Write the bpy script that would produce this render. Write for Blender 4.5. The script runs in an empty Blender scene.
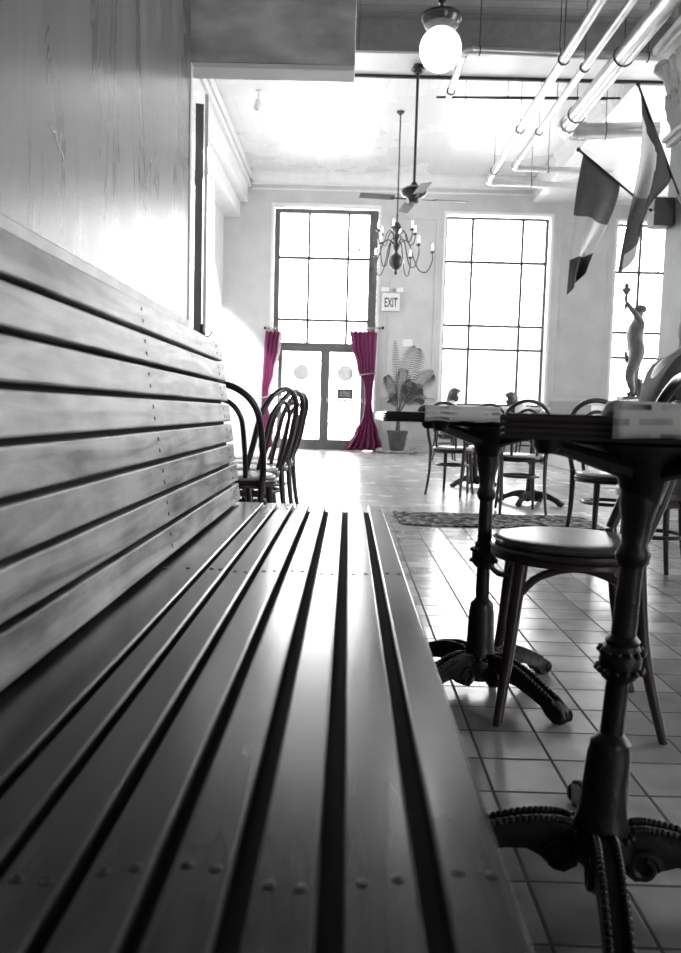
import bpy, bmesh, math, random
from mathutils import Vector, Matrix, Quaternion
random.seed(7)
SC = bpy.context.scene
COL = SC.collection
PI = math.pi

# ------------------------------------------------------------------ camera
F_PX, W_PX, H_PX = 780.0, 681.0, 953.0
yc = Vector((8.5, 64.5, -F_PX)).normalized()          # room axis +Y seen from the camera
zc = Vector((0.027, 1.0, 0.083)); zc = (zc - zc.dot(yc) * yc).normalized()
xc = yc.cross(zc)
cam = bpy.data.cameras.new('camera'); cam_ob = bpy.data.objects.new('camera', cam); COL.objects.link(cam_ob)
cam_ob.matrix_world = Matrix.Translation((0, 0, 0.76)) @ Matrix((xc, yc, zc)).to_4x4()
cam.sensor_fit = 'AUTO'; cam.sensor_width = 36.0; cam.lens = F_PX / H_PX * 36.0
cam.clip_start = 0.02; cam.clip_end = 300
cam.dof.use_dof = True; cam.dof.focus_distance = 2.9; cam.dof.aperture_fstop = 6.5
SC.camera = cam_ob

# ------------------------------------------------------------------ world, exposure
SKY = 13.0
w = bpy.data.worlds.new('world'); SC.world = w; w.use_nodes = True
w.node_tree.nodes['Background'].inputs[0].default_value = (1, 1, 1, 1)
w.node_tree.nodes['Background'].inputs[1].default_value = SKY
SC.view_settings.view_transform = 'Standard'; SC.view_settings.look = 'None'
SC.view_settings.exposure = 0.0; SC.view_settings.gamma = 1.0
SC.view_settings.use_curve_mapping = False
try:
    SC.cycles.max_bounces = 10; SC.cycles.transparent_max_bounces = 12
    SC.cycles.sample_clamp_indirect = 12
except Exception: pass

def portal(name, loc, rot, sx, sy):
    l = bpy.data.lights.new(name, 'AREA'); l.shape = 'RECTANGLE'; l.size = sx; l.size_y = sy
    l.cycles.is_portal = True
    o = bpy.data.objects.new(name, l); o.location = loc; o.rotation_euler = rot; COL.objects.link(o)
BACK = 15.4
portal('daylight_portal', (-0.54, BACK + .5, 2.35), (-PI/2, 0, 0), 2.0, 4.7)
portal('daylight_portal', (2.78, BACK + .5, 2.75), (-PI/2, 0, 0), 2.0, 3.7)
portal('daylight_portal', (5.6, BACK + .5, 2.75), (-PI/2, 0, 0), 1.1, 3.7)
RW = 6.6
portal('daylight_portal', (4.3, -3.4, 1.9), (PI/2, 0, 0), 1.8, 2.6)  # portal of the added front window
RWIN = [(4.0, 6.6), (9.6, 12.4)]
for a, b in RWIN:
    portal('daylight_portal', (RW + .4, (a + b) / 2, 2.7), (0, PI/2, 0), 3.6, b - a)

# ------------------------------------------------------------------ materials
def new_mat(name):
    m = bpy.data.materials.new(name); m.use_nodes = True
    return m, m.node_tree.nodes, m.node_tree.links, m.node_tree.nodes['Principled BSDF']
def c4(c):
    if isinstance(c, (int, float)): c = (c, c, c)
    return (c[0], c[1], c[2], 1)
def mat(name, col, rough=.5, metal=0., spec=.5, col2=None, nscale=8., stretch=(1, 1, 1), bump=0., bscale=60., coat=0., emit=None, estr=0., lo=.35, hi=.65, rvar=0.):
    m, N, L, B = new_mat(name)
    B.inputs['Base Color'].default_value = c4(col)
    B.inputs['Roughness'].default_value = rough; B.inputs['Metallic'].default_value = metal
    B.inputs['Specular IOR Level'].default_value = spec
    if coat: B.inputs['Coat Weight'].default_value = coat; B.inputs['Coat Roughness'].default_value = .12
    if emit is not None:
        B.inputs['Emission Color'].default_value = c4(emit); B.inputs['Emission Strength'].default_value = estr
    tc = N.new('ShaderNodeTexCoord'); mp = N.new('ShaderNodeMapping'); mp.inputs['Scale'].default_value = stretch
    L.new(tc.outputs['Object'], mp.inputs['Vector'])
    if col2 is not None:
        n = N.new('ShaderNodeTexNoise'); n.inputs['Scale'].default_value = nscale; n.inputs['Detail'].default_value = 6
        L.new(mp.outputs[0], n.inputs['Vector'])
        r = N.new('ShaderNodeValToRGB'); r.color_ramp.elements[0].position = lo; r.color_ramp.elements[1].position = hi
        r.color_ramp.elements[0].color = c4(col); r.color_ramp.elements[1].color = c4(col2)
        L.new(n.outputs['Fac'], r.inputs[0]); L.new(r.outputs[0], B.inputs['Base Color'])
        if rvar:
            mr = N.new('ShaderNodeMapRange'); mr.inputs['To Min'].default_value = rough - rvar; mr.inputs['To Max'].default_value = rough + rvar
            L.new(n.outputs['Fac'], mr.inputs[0]); L.new(mr.outputs[0], B.inputs['Roughness'])
    if bump:
        n2 = N.new('ShaderNodeTexNoise'); n2.inputs['Scale'].default_value = bscale; n2.inputs['Detail'].default_value = 5
        L.new(mp.outputs[0], n2.inputs['Vector'])
        b = N.new('ShaderNodeBump'); b.inputs['Strength'].default_value = bump; b.inputs['Distance'].default_value = .01
        L.new(n2.outputs['Fac'], b.inputs['Height']); L.new(b.outputs[0], B.inputs['Normal'])
    return m

def wood_mat(name, dark, light, rough, bmp=.12, coat=0.):
    m, N, L, B = new_mat(name)
    tc = N.new('ShaderNodeTexCoord'); oi = N.new('ShaderNodeObjectInfo')
    ad = N.new('ShaderNodeVectorMath'); ad.operation = 'ADD'
    sc = N.new('ShaderNodeVectorMath'); sc.operation = 'SCALE'; sc.inputs['Scale'].default_value = 13.
    cb = N.new('ShaderNodeCombineXYZ')
    for k in range(3): L.new(oi.outputs['Random'], cb.inputs[k])
    L.new(cb.outputs[0], sc.inputs[0]); L.new(tc.outputs['Object'], ad.inputs[0]); L.new(sc.outputs[0], ad.inputs[1])
    mp = N.new('ShaderNodeMapping'); mp.inputs['Scale'].default_value = (26, 2.2, 26); L.new(ad.outputs[0], mp.inputs[0])
    n = N.new('ShaderNodeTexNoise'); n.inputs['Scale'].default_value = 1.0; n.inputs['Detail'].default_value = 8; n.inputs['Distortion'].default_value = 1.2
    L.new(mp.outputs[0], n.inputs['Vector'])
    mp2 = N.new('ShaderNodeMapping'); mp2.inputs['Scale'].default_value = (9, 5, 9); L.new(ad.outputs[0], mp2.inputs[0])
    n2 = N.new('ShaderNodeTexNoise'); n2.inputs['Scale'].default_value = 1.0; n2.inputs['Detail'].default_value = 4; L.new(mp2.outputs[0], n2.inputs['Vector'])
    mx = N.new('ShaderNodeMath'); mx.operation = 'MULTIPLY_ADD'; mx.inputs[1].default_value = .55; L.new(n.outputs['Fac'], mx.inputs[0])
    m2 = N.new('ShaderNodeMath'); m2.operation = 'MULTIPLY'; m2.inputs[1].default_value = .45; L.new(n2.outputs['Fac'], m2.inputs[0]); L.new(m2.outputs[0], mx.inputs[2])
    r = N.new('ShaderNodeValToRGB'); e = r.color_ramp.elements
    e[0].position = .39; e[0].color = c4(dark); e[1].position = .60; e[1].color = c4(light)
    L.new(mx.outputs[0], r.inputs[0]); L.new(r.outputs[0], B.inputs['Base Color'])
    rr = N.new('ShaderNodeMapRange'); rr.inputs['To Min'].default_value = rough - .05; rr.inputs['To Max'].default_value = rough + .08
    L.new(n2.outputs['Fac'], rr.inputs[0]); L.new(rr.outputs[0], B.inputs['Roughness'])
    B.inputs['Coat Weight'].default_value = coat; B.inputs['Coat Roughness'].default_value = rough
    b = N.new('ShaderNodeBump'); b.inputs['Strength'].default_value = bmp; b.inputs['Distance'].default_value = .004
    L.new(n.outputs['Fac'], b.inputs['Height']); L.new(b.outputs[0], B.inputs['Normal'])
    return m

def brick_mat(name, c1, c2, mortar, bw, bh, ms, rough, rot=0, offset=.0, bump=.5, rough_m=.8, spec=.5, shift=(0, 0), var=.4, nsc=9):
    m, N, L, B = new_mat(name)
    tc = N.new('ShaderNodeTexCoord'); mp = N.new('ShaderNodeMapping'); mp.inputs['Rotation'].default_value = (0, 0, rot)
    mp.inputs['Location'].default_value = (shift[0], shift[1], 0)
    L.new(tc.outputs['Object'], mp.inputs[0])
    bt = N.new('ShaderNodeTexBrick'); bt.offset = offset; bt.squash = 1.0
    bt.inputs['Scale'].default_value = 1.0; bt.inputs['Brick Width'].default_value = bw; bt.inputs['Row Height'].default_value = bh
    bt.inputs['Mortar Size'].default_value = ms; bt.inputs['Mortar Smooth'].default_value = .3; bt.inputs['Bias'].default_value = 0
    bt.inputs['Color1'].default_value = c4(c1); bt.inputs['Color2'].default_value = c4(c2); bt.inputs['Mortar'].default_value = c4(mortar)
    L.new(mp.outputs[0], bt.inputs['Vector'])
    n = N.new('ShaderNodeTexNoise'); n.inputs['Scale'].default_value = nsc; n.inputs['Detail'].default_value = 6; L.new(tc.outputs['Object'], n.inputs['Vector'])
    mr0 = N.new('ShaderNodeMapRange'); mr0.inputs['To Min'].default_value = 1 - var; mr0.inputs['To Max'].default_value = 1 + var * .8; L.new(n.outputs['Fac'], mr0.inputs[0])
    mu = N.new('ShaderNodeMix'); mu.data_type = 'RGBA'; mu.blend_type = 'MULTIPLY'; mu.inputs['Factor'].default_value = 1
    L.new(bt.outputs['Color'], mu.inputs['A']); L.new(mr0.outputs[0], mu.inputs['B']); L.new(mu.outputs['Result'], B.inputs['Base Color'])
    mr = N.new('ShaderNodeMapRange'); mr.inputs['To Min'].default_value = rough; mr.inputs['To Max'].default_value = rough_m
    L.new(bt.outputs['Fac'], mr.inputs[0])
    ra = N.new('ShaderNodeMath'); ra.operation = 'MULTIPLY_ADD'; ra.inputs[1].default_value = .25; L.new(n.outputs['Fac'], ra.inputs[0]); 
    su = N.new('ShaderNodeMath'); su.operation = 'SUBTRACT'; su.inputs[1].default_value = .12; L.new(mr.outputs[0], su.inputs[0]); L.new(su.outputs[0], ra.inputs[2])
    L.new(ra.outputs[0], B.inputs['Roughness']); B.inputs['Specular IOR Level'].default_value = spec
    iv = N.new('ShaderNodeMath'); iv.operation = 'MULTIPLY_ADD'; iv.inputs[1].default_value = -1.0; L.new(bt.outputs['Fac'], iv.inputs[0]); 
    ns = N.new('ShaderNodeMath'); ns.operation = 'MULTIPLY'; ns.inputs[1].default_value = .35; L.new(n.outputs['Fac'], ns.inputs[0]); L.new(ns.outputs[0], iv.inputs[2])
    b = N.new('ShaderNodeBump'); b.inputs['Strength'].default_value = bump; b.inputs['Distance'].default_value = .003
    L.new(iv.outputs[0], b.inputs['Height']); L.new(b.outputs[0], B.inputs['Normal'])
    return m

def plaster_mat():
    m, N, L, B = new_mat('old_plaster')
    tc = N.new('ShaderNodeTexCoord')
    mp = N.new('ShaderNodeMapping'); mp.inputs['Scale'].default_value = (3.2, 3.2, .55); L.new(tc.outputs['Object'], mp.inputs[0])
    n = N.new('ShaderNodeTexNoise'); n.inputs['Scale'].default_value = 1.3; n.inputs['Detail'].default_value = 9; n.inputs['Distortion'].default_value = 1.4; n.inputs['Roughness'].default_value = .62; L.new(mp.outputs[0], n.inputs['Vector'])
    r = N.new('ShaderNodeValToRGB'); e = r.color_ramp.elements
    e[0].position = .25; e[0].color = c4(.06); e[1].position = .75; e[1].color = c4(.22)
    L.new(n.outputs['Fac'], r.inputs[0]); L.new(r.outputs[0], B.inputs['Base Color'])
    n3 = N.new('ShaderNodeTexNoise'); n3.inputs['Scale'].default_value = 2.2; n3.inputs['Detail'].default_value = 5; L.new(tc.outputs['Object'], n3.inputs['Vector'])
    mr = N.new('ShaderNodeMapRange'); mr.inputs['To Min'].default_value = .16; mr.inputs['To Max'].default_value = .42; L.new(n.outputs['Fac'], mr.inputs[0]); L.new(mr.outputs[0], B.inputs['Roughness'])
    n2 = N.new('ShaderNodeTexNoise'); n2.inputs['Scale'].default_value = 95; n2.inputs['Detail'].default_value = 4; L.new(tc.outputs['Object'], n2.inputs['Vector'])
    mu = N.new('ShaderNodeMath'); mu.operation = 'MULTIPLY'; L.new(n2.outputs['Fac'], mu.inputs[0]); L.new(n3.outputs['Fac'], mu.inputs[1])
    b = N.new('ShaderNodeBump'); b.inputs['Strength'].default_value = .22; b.inputs['Distance'].default_value = .005; B.inputs['Specular IOR Level'].default_value = .6
    L.new(mu.outputs[0], b.inputs['Height']); L.new(b.outputs[0], B.inputs['Normal'])
    return m

def glass_mat():
    m, N, L, B = new_mat('window_glass')
    out = N['Material Output']; N.remove(B)
    t = N.new('ShaderNodeBsdfTransparent'); g = N.new('ShaderNodeBsdfGlossy'); g.inputs['Roughness'].default_value = .02
    f = N.new('ShaderNodeFresnel'); f.inputs['IOR'].default_value = 1.3
    mx = N.new('ShaderNodeMixShader'); L.new(f.outputs[0], mx.inputs[0]); L.new(t.outputs[0], mx.inputs[1]); L.new(g.outputs[0], mx.inputs[2]); L.new(mx.outputs[0], out.inputs[0])
    return m

def news_mat(name, sx, sz, big=False):
    m, N, L, B = new_mat(name)
    tc = N.new('ShaderNodeTexCoord'); mp = N.new('ShaderNodeMapping'); L.new(tc.outputs['UV'], mp.inputs[0])
    bt = N.new('ShaderNodeTexBrick'); bt.inputs['Scale'].default_value = 1; bt.inputs['Brick Width'].default_value = sx; bt.inputs['Row Height'].default_value = sz
    bt.inputs['Mortar Size'].default_value = sz * .3; bt.inputs['Color1'].default_value = c4(.25 if not big else .03); bt.inputs['Color2'].default_value = c4(.75); bt.inputs['Mortar'].default_value = c4(.88)
    bt.inputs['Mortar Smooth'].default_value = .1
    L.new(mp.outputs[0], bt.inputs['Vector'])
    n = N.new('ShaderNodeTexNoise'); n.inputs['Scale'].default_value = 14; L.new(mp.outputs[0], n.inputs['Vector'])
    r = N.new('ShaderNodeValToRGB'); r.color_ramp.elements[0].position = .42; r.color_ramp.elements[1].position = .58; L.new(n.outputs['Fac'], r.inputs[0])
    mx = N.new('ShaderNodeMix'); mx.data_type = 'RGBA'; L.new(r.outputs[0], mx.inputs['Factor']); L.new(bt.outputs['Color'], mx.inputs['A']); mx.inputs['B'].default_value = c4(.88)
    L.new(mx.outputs['Result'], B.inputs['Base Color']); B.inputs['Roughness'].default_value = .55
    tr = N.new('ShaderNodeBsdfTranslucent'); L.new(mx.outputs['Result'], tr.inputs[0]); ms_ = N.new('ShaderNodeMixShader'); ms_.inputs[0].default_value = .25
    L.new(B.outputs[0], ms_.inputs[1]); L.new(tr.outputs[0], ms_.inputs[2]); L.new(ms_.outputs[0], N['Material Output'].inputs[0])
    return m

M = dict(
    white=mat('white_paint', .72, .45, col2=.8, nscale=3),
    wall=mat('wall_paint', .50, .5, col2=.57, nscale=2.5),
    wainscot=mat('wainscot_paint', .36, .45, col2=.42, nscale=3),
    trim=mat('trim_paint', .74, .35, col2=.8, nscale=5),
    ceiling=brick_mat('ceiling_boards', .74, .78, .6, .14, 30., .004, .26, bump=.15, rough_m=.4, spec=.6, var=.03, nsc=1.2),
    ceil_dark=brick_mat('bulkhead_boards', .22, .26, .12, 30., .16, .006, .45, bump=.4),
    header=mat('header_plaster', .36, .45, col2=.66, nscale=3.5, bump=.2, bscale=30, stretch=(1, 1, 2.2)),
    plaster=plaster_mat(),
    tile=brick_mat('quarry_tile', .20, .42, .012, .157, .153, .0042, .2, bump=.8, spec=.9, shift=(.0, .0)),
    plank=brick_mat('floor_planks', .36, .5, .1, .9, .085, .0015, .24, rot=PI/2, offset=.37, bump=.12, var=.2, nsc=3),
    slat=wood_mat('varnished_slat', .014, .06, .2, .05, .22),
    slat_back=wood_mat('worn_slat', .06, .50, .38, .2),
    bench_frame=mat('bench_frame_wood', .012, .8, spec=.2),  # frame wood; its near black also stands for shade in the slat gaps
    rail=mat('worn_rail_paint', .28, .4, col2=.42, nscale=9, bump=.15),
    screw=mat('screw_head', .012, .35, metal=.3),
    iron=mat('cast_iron', .005, .42, spec=.35, col2=.01, nscale=20, bump=.25, bscale=45),
    chair=mat('dark_bentwood', (.022, .014, .016), .3, col2=(.035, .022, .025), nscale=14, coat=.15),
    seat=mat('seat_vinyl', .045, .3, col2=.07, nscale=20, bump=.06, bscale=120),
    seat_wood=mat('pale_seat', .52, .25, col2=.62, nscale=9),
    top=mat('table_laminate', .02, .25, col2=.035, nscale=12),
    edge=mat('table_edge', (.022, .016, .016), .3),
    steel=mat('polished_steel', .6, .22, metal=1.),
    frame=mat('window_frame_paint', .10, .4, col2=.13, nscale=7),
    muntin=mat('muntin_paint', .06, .4),
    glass=glass_mat(),
    velvet=mat('magenta_velvet', (.12, .012, .062), .75, col2=(.19, .022, .10), nscale=10, stretch=(4, 4, .6)),
    velvet_light=mat('magenta_lining', (.62, .42, .54), .6, col2=(.7, .52, .62), nscale=10, stretch=(4, 4, .6)),
    sash=mat('curtain_tie', (.25, .2, .22), .5),
    black=mat('black_metal', .012, .4),
    bronze=mat('dark_bronze', .035, .28, metal=.5, col2=.06, nscale=15),
    globe=mat('opal_glass', .9, .3, emit=1.0, estr=1.6),
    bulb=mat('candle_bulb', .9, .3, emit=1.0, estr=6.0),
    candle=mat('candle_sleeve', .75, .5),
    pipe=mat('silver_pipe', .52, .28, metal=.7, col2=.62, nscale=6),
    pipe_grey=mat('grey_pipe', .3, .4, col2=.36, nscale=6),
    cloth_d=mat('flag_dark', .045, .8, col2=.06, nscale=40),
    cloth_b=mat('flag_black', .008, .8),
    cloth_m=mat('flag_mid', .12, .8, col2=.15, nscale=40),
    cloth_l=mat('flag_light', .38, .8, col2=.44, nscale=40),
    cloth_w=mat('flag_white', .8, .8),
    stone=mat('cast_stone', .42, .55, col2=.55, nscale=6, bump=.2, bscale=25),
    column=mat('column_paint', .17, .5, col2=.21, nscale=3),
    statue=mat('statue_bronze', .10, .42, metal=.25, col2=.16, nscale=9),
    leaf=mat('palm_leaf', .02, .55, col2=.045, nscale=30),
    pot=mat('glazed_pot', .05, .35, col2=.08, nscale=10),
    soil=mat('soil', .03, .9, bump=.4),
    rock=mat('pebble', .2, .7, col2=.32, nscale=14),
    rug=None,
    jacket=mat('grey_jacket', .10, .8, col2=.16, nscale=12, bump=.3, bscale=18),
    shirt=mat('pale_shirt', .55, .8), trouser=mat('dark_trousers', .05, .8), shoe=mat('dark_shoes', .02, .4),
    skin=mat('skin', .42, .5), hair=mat('dark_hair', .03, .5, col2=.06, nscale=60, stretch=(4, 4, 1)),
    hair_b=mat('brown_hair', .04, .5, col2=.08, nscale=60, stretch=(4, 4, 1)), eye=mat('eye', .02, .2),
    sign=mat('sign_white', .78, .4), letter=mat('sign_letter', .03, .5), plaque=mat('plaque_dark', .08, .4), sticker=mat('sticker_grey', .55, .6), film=None,
    concrete=mat('sidewalk', .6, .8, col2=.7, nscale=2), facade=mat('stone_facade', .62, .8, col2=.7, nscale=1.5), shopglass=mat('shop_window', .36, .3),
    mug=mat('mug_ceramic', .5, .3),
    news=news_mat('newsprint', .06, .012), news_big=news_mat('newsprint_headline', .05, .02, True),
)
def rug_mat():
    m, N, L, B = new_mat('mosaic_rug')
    tc = N.new('ShaderNodeTexCoord'); v = N.new('ShaderNodeTexVoronoi'); v.inputs['Scale'].default_value = 26; L.new(tc.outputs['Object'], v.inputs['Vector'])
    r = N.new('ShaderNodeValToRGB'); e = r.color_ramp.elements; e[0].position = .35; e[0].color = c4(.012); e[1].position = .85; e[1].color = c4(.3)
    sp = N.new('ShaderNodeSeparateColor'); L.new(v.outputs['Color'], sp.inputs[0]); L.new(sp.outputs[0], r.inputs[0]); L.new(r.outputs[0], B.inputs['Base Color'])
    B.inputs['Roughness'].default_value = .8; B.inputs['Specular IOR Level'].default_value = .08
    b = N.new('ShaderNodeBump'); b.inputs['Strength'].default_value = .8; b.inputs['Distance'].default_value = .01; L.new(v.outputs['Distance'], b.inputs['Height']); L.new(b.outputs[0], B.inputs['Normal'])
    return m
M['rug'] = rug_mat()
def film_mat():
    m, N, L, B = new_mat('window_film'); out = N['Material Output']
    t = N.new('ShaderNodeBsdfTransparent'); t.inputs[0].default_value = (.9, .9, .9, 1); B.inputs['Base Color'].default_value = c4(.5)
    x = N.new('ShaderNodeMixShader'); x.inputs[0].default_value = .97; L.new(B.outputs[0], x.inputs[1]); L.new(t.outputs[0], x.inputs[2]); L.new(x.outputs[0], out.inputs[0])
    t.inputs[0].default_value = (.25, .25, .25, 1)
    return m
M['film'] = film_mat()

# ------------------------------------------------------------------ helpers
class MB:
    def __init__(s): s.bm = bmesh.new(); s.bev = False
    def box(s, x0, x1, y0, y1, z0, z1, bev=0., mi=0, seg=2):
        r = bmesh.ops.create_cube(s.bm, size=1.0)
        vs = r['verts']
        for v in vs: v.co = Vector(((x0 + x1) / 2 + v.co.x * (x1 - x0), (y0 + y1) / 2 + v.co.y * (y1 - y0), (z0 + z1) / 2 + v.co.z * (z1 - z0)))
        fs = set(f for v in vs for f in v.link_faces)
        for f in fs: f.material_index = mi
        if bev:
            s.bev = True
            es = list(set(e for v in vs for e in v.link_edges))
            bmesh.ops.bevel(s.bm, geom=es, offset=bev, segments=seg, affect='EDGES', profile=.5)
        return s
    def tube(s, pts, rad, n=10, cap=True, closed=False, flat=1.0, mi=0):
        pts = [Vector(p) for p in pts]
        if isinstance(rad, (int, float)): rad = [rad] * len(pts)
        rings = []; up = None; L = len(pts)
        for i, p in enumerate(pts):
            if closed: t = (pts[(i + 1) % L] - pts[i - 1])
            else: t = pts[min(i + 1, L - 1)] - pts[max(i - 1, 0)]
            t.normalize()
            if up is None:
                a = Vector((0, 0, 1)) if abs(t.z) < .9 else Vector((1, 0, 0))
                up = (a - a.dot(t) * t).normalized()
            else: up = (up - up.dot(t) * t).normalized()
            sd = t.cross(up)
            rings.append([s.bm.verts.new(p + rad[i] * (math.cos(2 * PI * k / n) * up * flat + math.sin(2 * PI * k / n) * sd)) for k in range(n)])
        for i in range(L if closed else L - 1):
            a, b = rings[i], rings[(i + 1) % L]
            for k in range(n):
                f = s.bm.faces.new((a[k], a[(k + 1) % n], b[(k + 1) % n], b[k])); f.material_index = mi
        if cap and not closed:
            s.bm.faces.new(rings[0]).material_index = mi; s.bm.faces.new(rings[-1][::-1]).material_index = mi
        return s
    def lathe(s, prof, n=24, c=(0, 0, 0), mi=0, sx=1., sy=1.):
        c = Vector(c); rings = []
        for r, z in prof:
            if r < 1e-5: rings.append([s.bm.verts.new(c + Vector((0, 0, z)))])
            else: rings.append([s.bm.verts.new(c + Vector((sx * r * math.cos(2 * PI * k / n), sy * r * math.sin(2 * PI * k / n), z))) for k in range(n)])
        for a, b in zip(rings, rings[1:]):
            for k in range(n):
                k2 = (k + 1) % n
                if len(a) == 1 and len(b) == 1: continue
                if len(a) == 1: f = s.bm.faces.new((a[0], b[k], b[k2]))
                elif len(b) == 1: f = s.bm.faces.new((a[k], a[k2], b[0]))
                else: f = s.bm.faces.new((a[k], a[k2], b[k2], b[k]))
                f.material_index = mi
        if len(rings[0]) > 1: s.bm.faces.new(rings[0][::-1]).material_index = mi
        if len(rings[-1]) > 1: s.bm.faces.new(rings[-1]).material_index = mi
        return s
    def ball(s, c, r, sc=(1, 1, 1), u=12, v=8):
        res = bmesh.ops.create_uvsphere(s.bm, u_segments=u, v_segments=v, radius=r)
        for q in res['verts']: q.co = Vector((q.co.x * sc[0], q.co.y * sc[1], q.co.z * sc[2])) + Vector(c)
        return s
    def prism(s, poly, h0, h1, axis='z', mi=0):     # poly in the other two axes, extruded along axis
        def P(a, b, h): return {'z': (a, b, h), 'y': (a, h, b), 'x': (h, a, b)}[axis]
        A = [s.bm.verts.new(P(a, b, h0)) for a, b in poly]; B = [s.bm.verts.new(P(a, b, h1)) for a, b in poly]
        n = len(poly)
        s.bm.faces.new(A[::-1]).material_index = mi; s.bm.faces.new(B).material_index = mi
        for k in range(n): s.bm.faces.new((A[k], A[(k + 1) % n], B[(k + 1) % n], B[k])).material_index = mi
        return s
    def grid(s, fn, nu, nv, mi=None, uv=None):
        V = [[s.bm.verts.new(fn(i / nu, j / nv)) for j in range(nv + 1)] for i in range(nu + 1)]
        lay = s.bm.loops.layers.uv.verify() if uv else None
        for i in range(nu):
            for j in range(nv):
                f = s.bm.faces.new((V[i][j], V[i + 1][j], V[i + 1][j + 1], V[i][j + 1]))
                if mi: f.material_index = mi((i + .5) / nu, (j + .5) / nv)
                if uv:
                    for lp, (a, b) in zip(f.loops, ((i, j), (i + 1, j), (i + 1, j + 1), (i, j + 1))): lp[lay].uv = uv(a / nu, b / nv)
        return s
    def xform(s, mtx): bmesh.ops.transform(s.bm, matrix=mtx, verts=s.bm.verts); return s
    def build(s, name, m, parent=None, smooth=True, loc=None, shift=None):
        if shift is not None: bmesh.ops.translate(s.bm, vec=-Vector(shift), verts=s.bm.verts)
        bmesh.ops.recalc_face_normals(s.bm, faces=s.bm.faces)
        me = bpy.data.meshes.new(name); s.bm.to_mesh(me); s.bm.free()
        for q in (m if isinstance(m, (list, tuple)) else [m]): me.materials.append(q)
        if smooth:
            me.polygons.foreach_set('use_smooth', [True] * len(me.polygons))
            try: me.set_sharp_from_angle(angle=math.radians(38))
            except Exception: pass
        o = bpy.data.objects.new(name, me); COL.objects.link(o)
        if smooth and s.bev:
            wn = o.modifiers.new('weighted', 'WEIGHTED_NORMAL'); wn.weight = 60; wn.keep_sharp = True
        if parent is not None: o.parent = parent
        if loc is not None: o.location = loc
        return o
def tag(o, label, cat, group=None):
    o['label'] = label; o['category'] = cat
    if group: o['group'] = group
    return o
def thing(name, label, cat, loc=(0, 0, 0), rz=0, group=None):
    o = bpy.data.objects.new(name, None); o.empty_display_size = .1; COL.objects.link(o)
    o.location = loc; o.rotation_euler = (0, 0, rz)
    return tag(o, label, cat, group)
def struct(name, b, m, smooth=False, parent=None):
    o = b.build(name, m, parent, smooth)
    if parent is None: o['kind'] = 'structure'
    return o
def dup(root, loc, rz, label, group=None):
    r = root.copy(); COL.objects.link(r); r.location = loc; r.rotation_euler = (0, 0, rz); r['label'] = label
    if group: r['group'] = group
    for ch in list(root.children):
        c = ch.copy(); COL.objects.link(c); c.parent = r
        for g in list(ch.children):
            d = g.copy(); COL.objects.link(d); d.parent = c
    return r
def smooth_path(pts, k=6):
    pts = [Vector(p) for p in pts]; out = []
    for i in range(len(pts) - 1):
        p0, p1, p2, p3 = pts[max(i - 1, 0)], pts[i], pts[i + 1], pts[min(i + 2, len(pts) - 1)]
        for j in range(k):
            t = j / k
            out.append(.5 * ((2 * p1) + (-p0 + p2) * t + (2 * p0 - 5 * p1 + 4 * p2 - p3) * t * t + (-p0 + 3 * p1 - 3 * p2 + p3) * t ** 3))
    out.append(pts[-1]); return out
def lerp_rad(r, n):
    return [r[min(int(i / (n - 1) * (len(r) - 1)), len(r) - 2)] + (r[min(int(i / (n - 1) * (len(r) - 1)), len(r) - 2) + 1] - r[min(int(i / (n - 1) * (len(r) - 1)), len(r) - 2)]) * ((i / (n - 1) * (len(r) - 1)) - min(int(i / (n - 1) * (len(r) - 1)), len(r) - 2)) for i in range(n)]
def stube(b, pts, rad, n=10, k=6, flat=1.0):
    p = smooth_path(pts, k)
    r = rad if isinstance(rad, (int, float)) else lerp_rad(rad, len(p))
    return b.tube(p, r, n, flat=flat)
def skin_obj(name, verts, edges, radii, m, parent=None, loc=None, levels=2):
    me = bpy.data.meshes.new(name); me.from_pydata(verts, edges, [])
    o = bpy.data.objects.new(name, me); COL.objects.link(o); me.materials.append(m)
    o.modifiers.new('skin', 'SKIN')
    sv = me.skin_vertices[0].data
    for i, r in enumerate(radii):
        sv[i].radius = (r, r) if isinstance(r, (int, float)) else r
        sv[i].use_root = (i == 0)
    s = o.modifiers.new('sub', 'SUBSURF'); s.levels = levels; s.render_levels = levels
    o.modifiers['skin'].use_smooth_shade = True
    bpy.context.view_layer.update()
    dg = bpy.context.evaluated_depsgraph_get()
    me2 = bpy.data.meshes.new_from_object(o.evaluated_get(dg)); me2.name = name
    o.modifiers.clear(); o.data = me2
    if not me2.materials: me2.materials.append(m)
    if parent is not None: o.parent = parent
    if loc is not None: o.location = loc
    return o

# ------------------------------------------------------------------ the room
LW, LFAR, PEND = -0.825, -2.52, 3.97
CEIL = 5.3
FRONT = -3.0
b = MB()
b.box(LFAR - .3, RW + .3, FRONT - .3, 5.95, -.2, 0, mi=0); b.box(LFAR - .3, RW + .3, 5.95, BACK + .3, -.2, 0, mi=1)
struct('floor', b, [M['tile'], M['plank']])
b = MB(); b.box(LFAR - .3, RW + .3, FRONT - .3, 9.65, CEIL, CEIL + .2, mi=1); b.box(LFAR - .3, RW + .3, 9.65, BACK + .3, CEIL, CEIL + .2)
struct('ceiling', b, [M['ceiling'], M['ceil_dark']])

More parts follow.
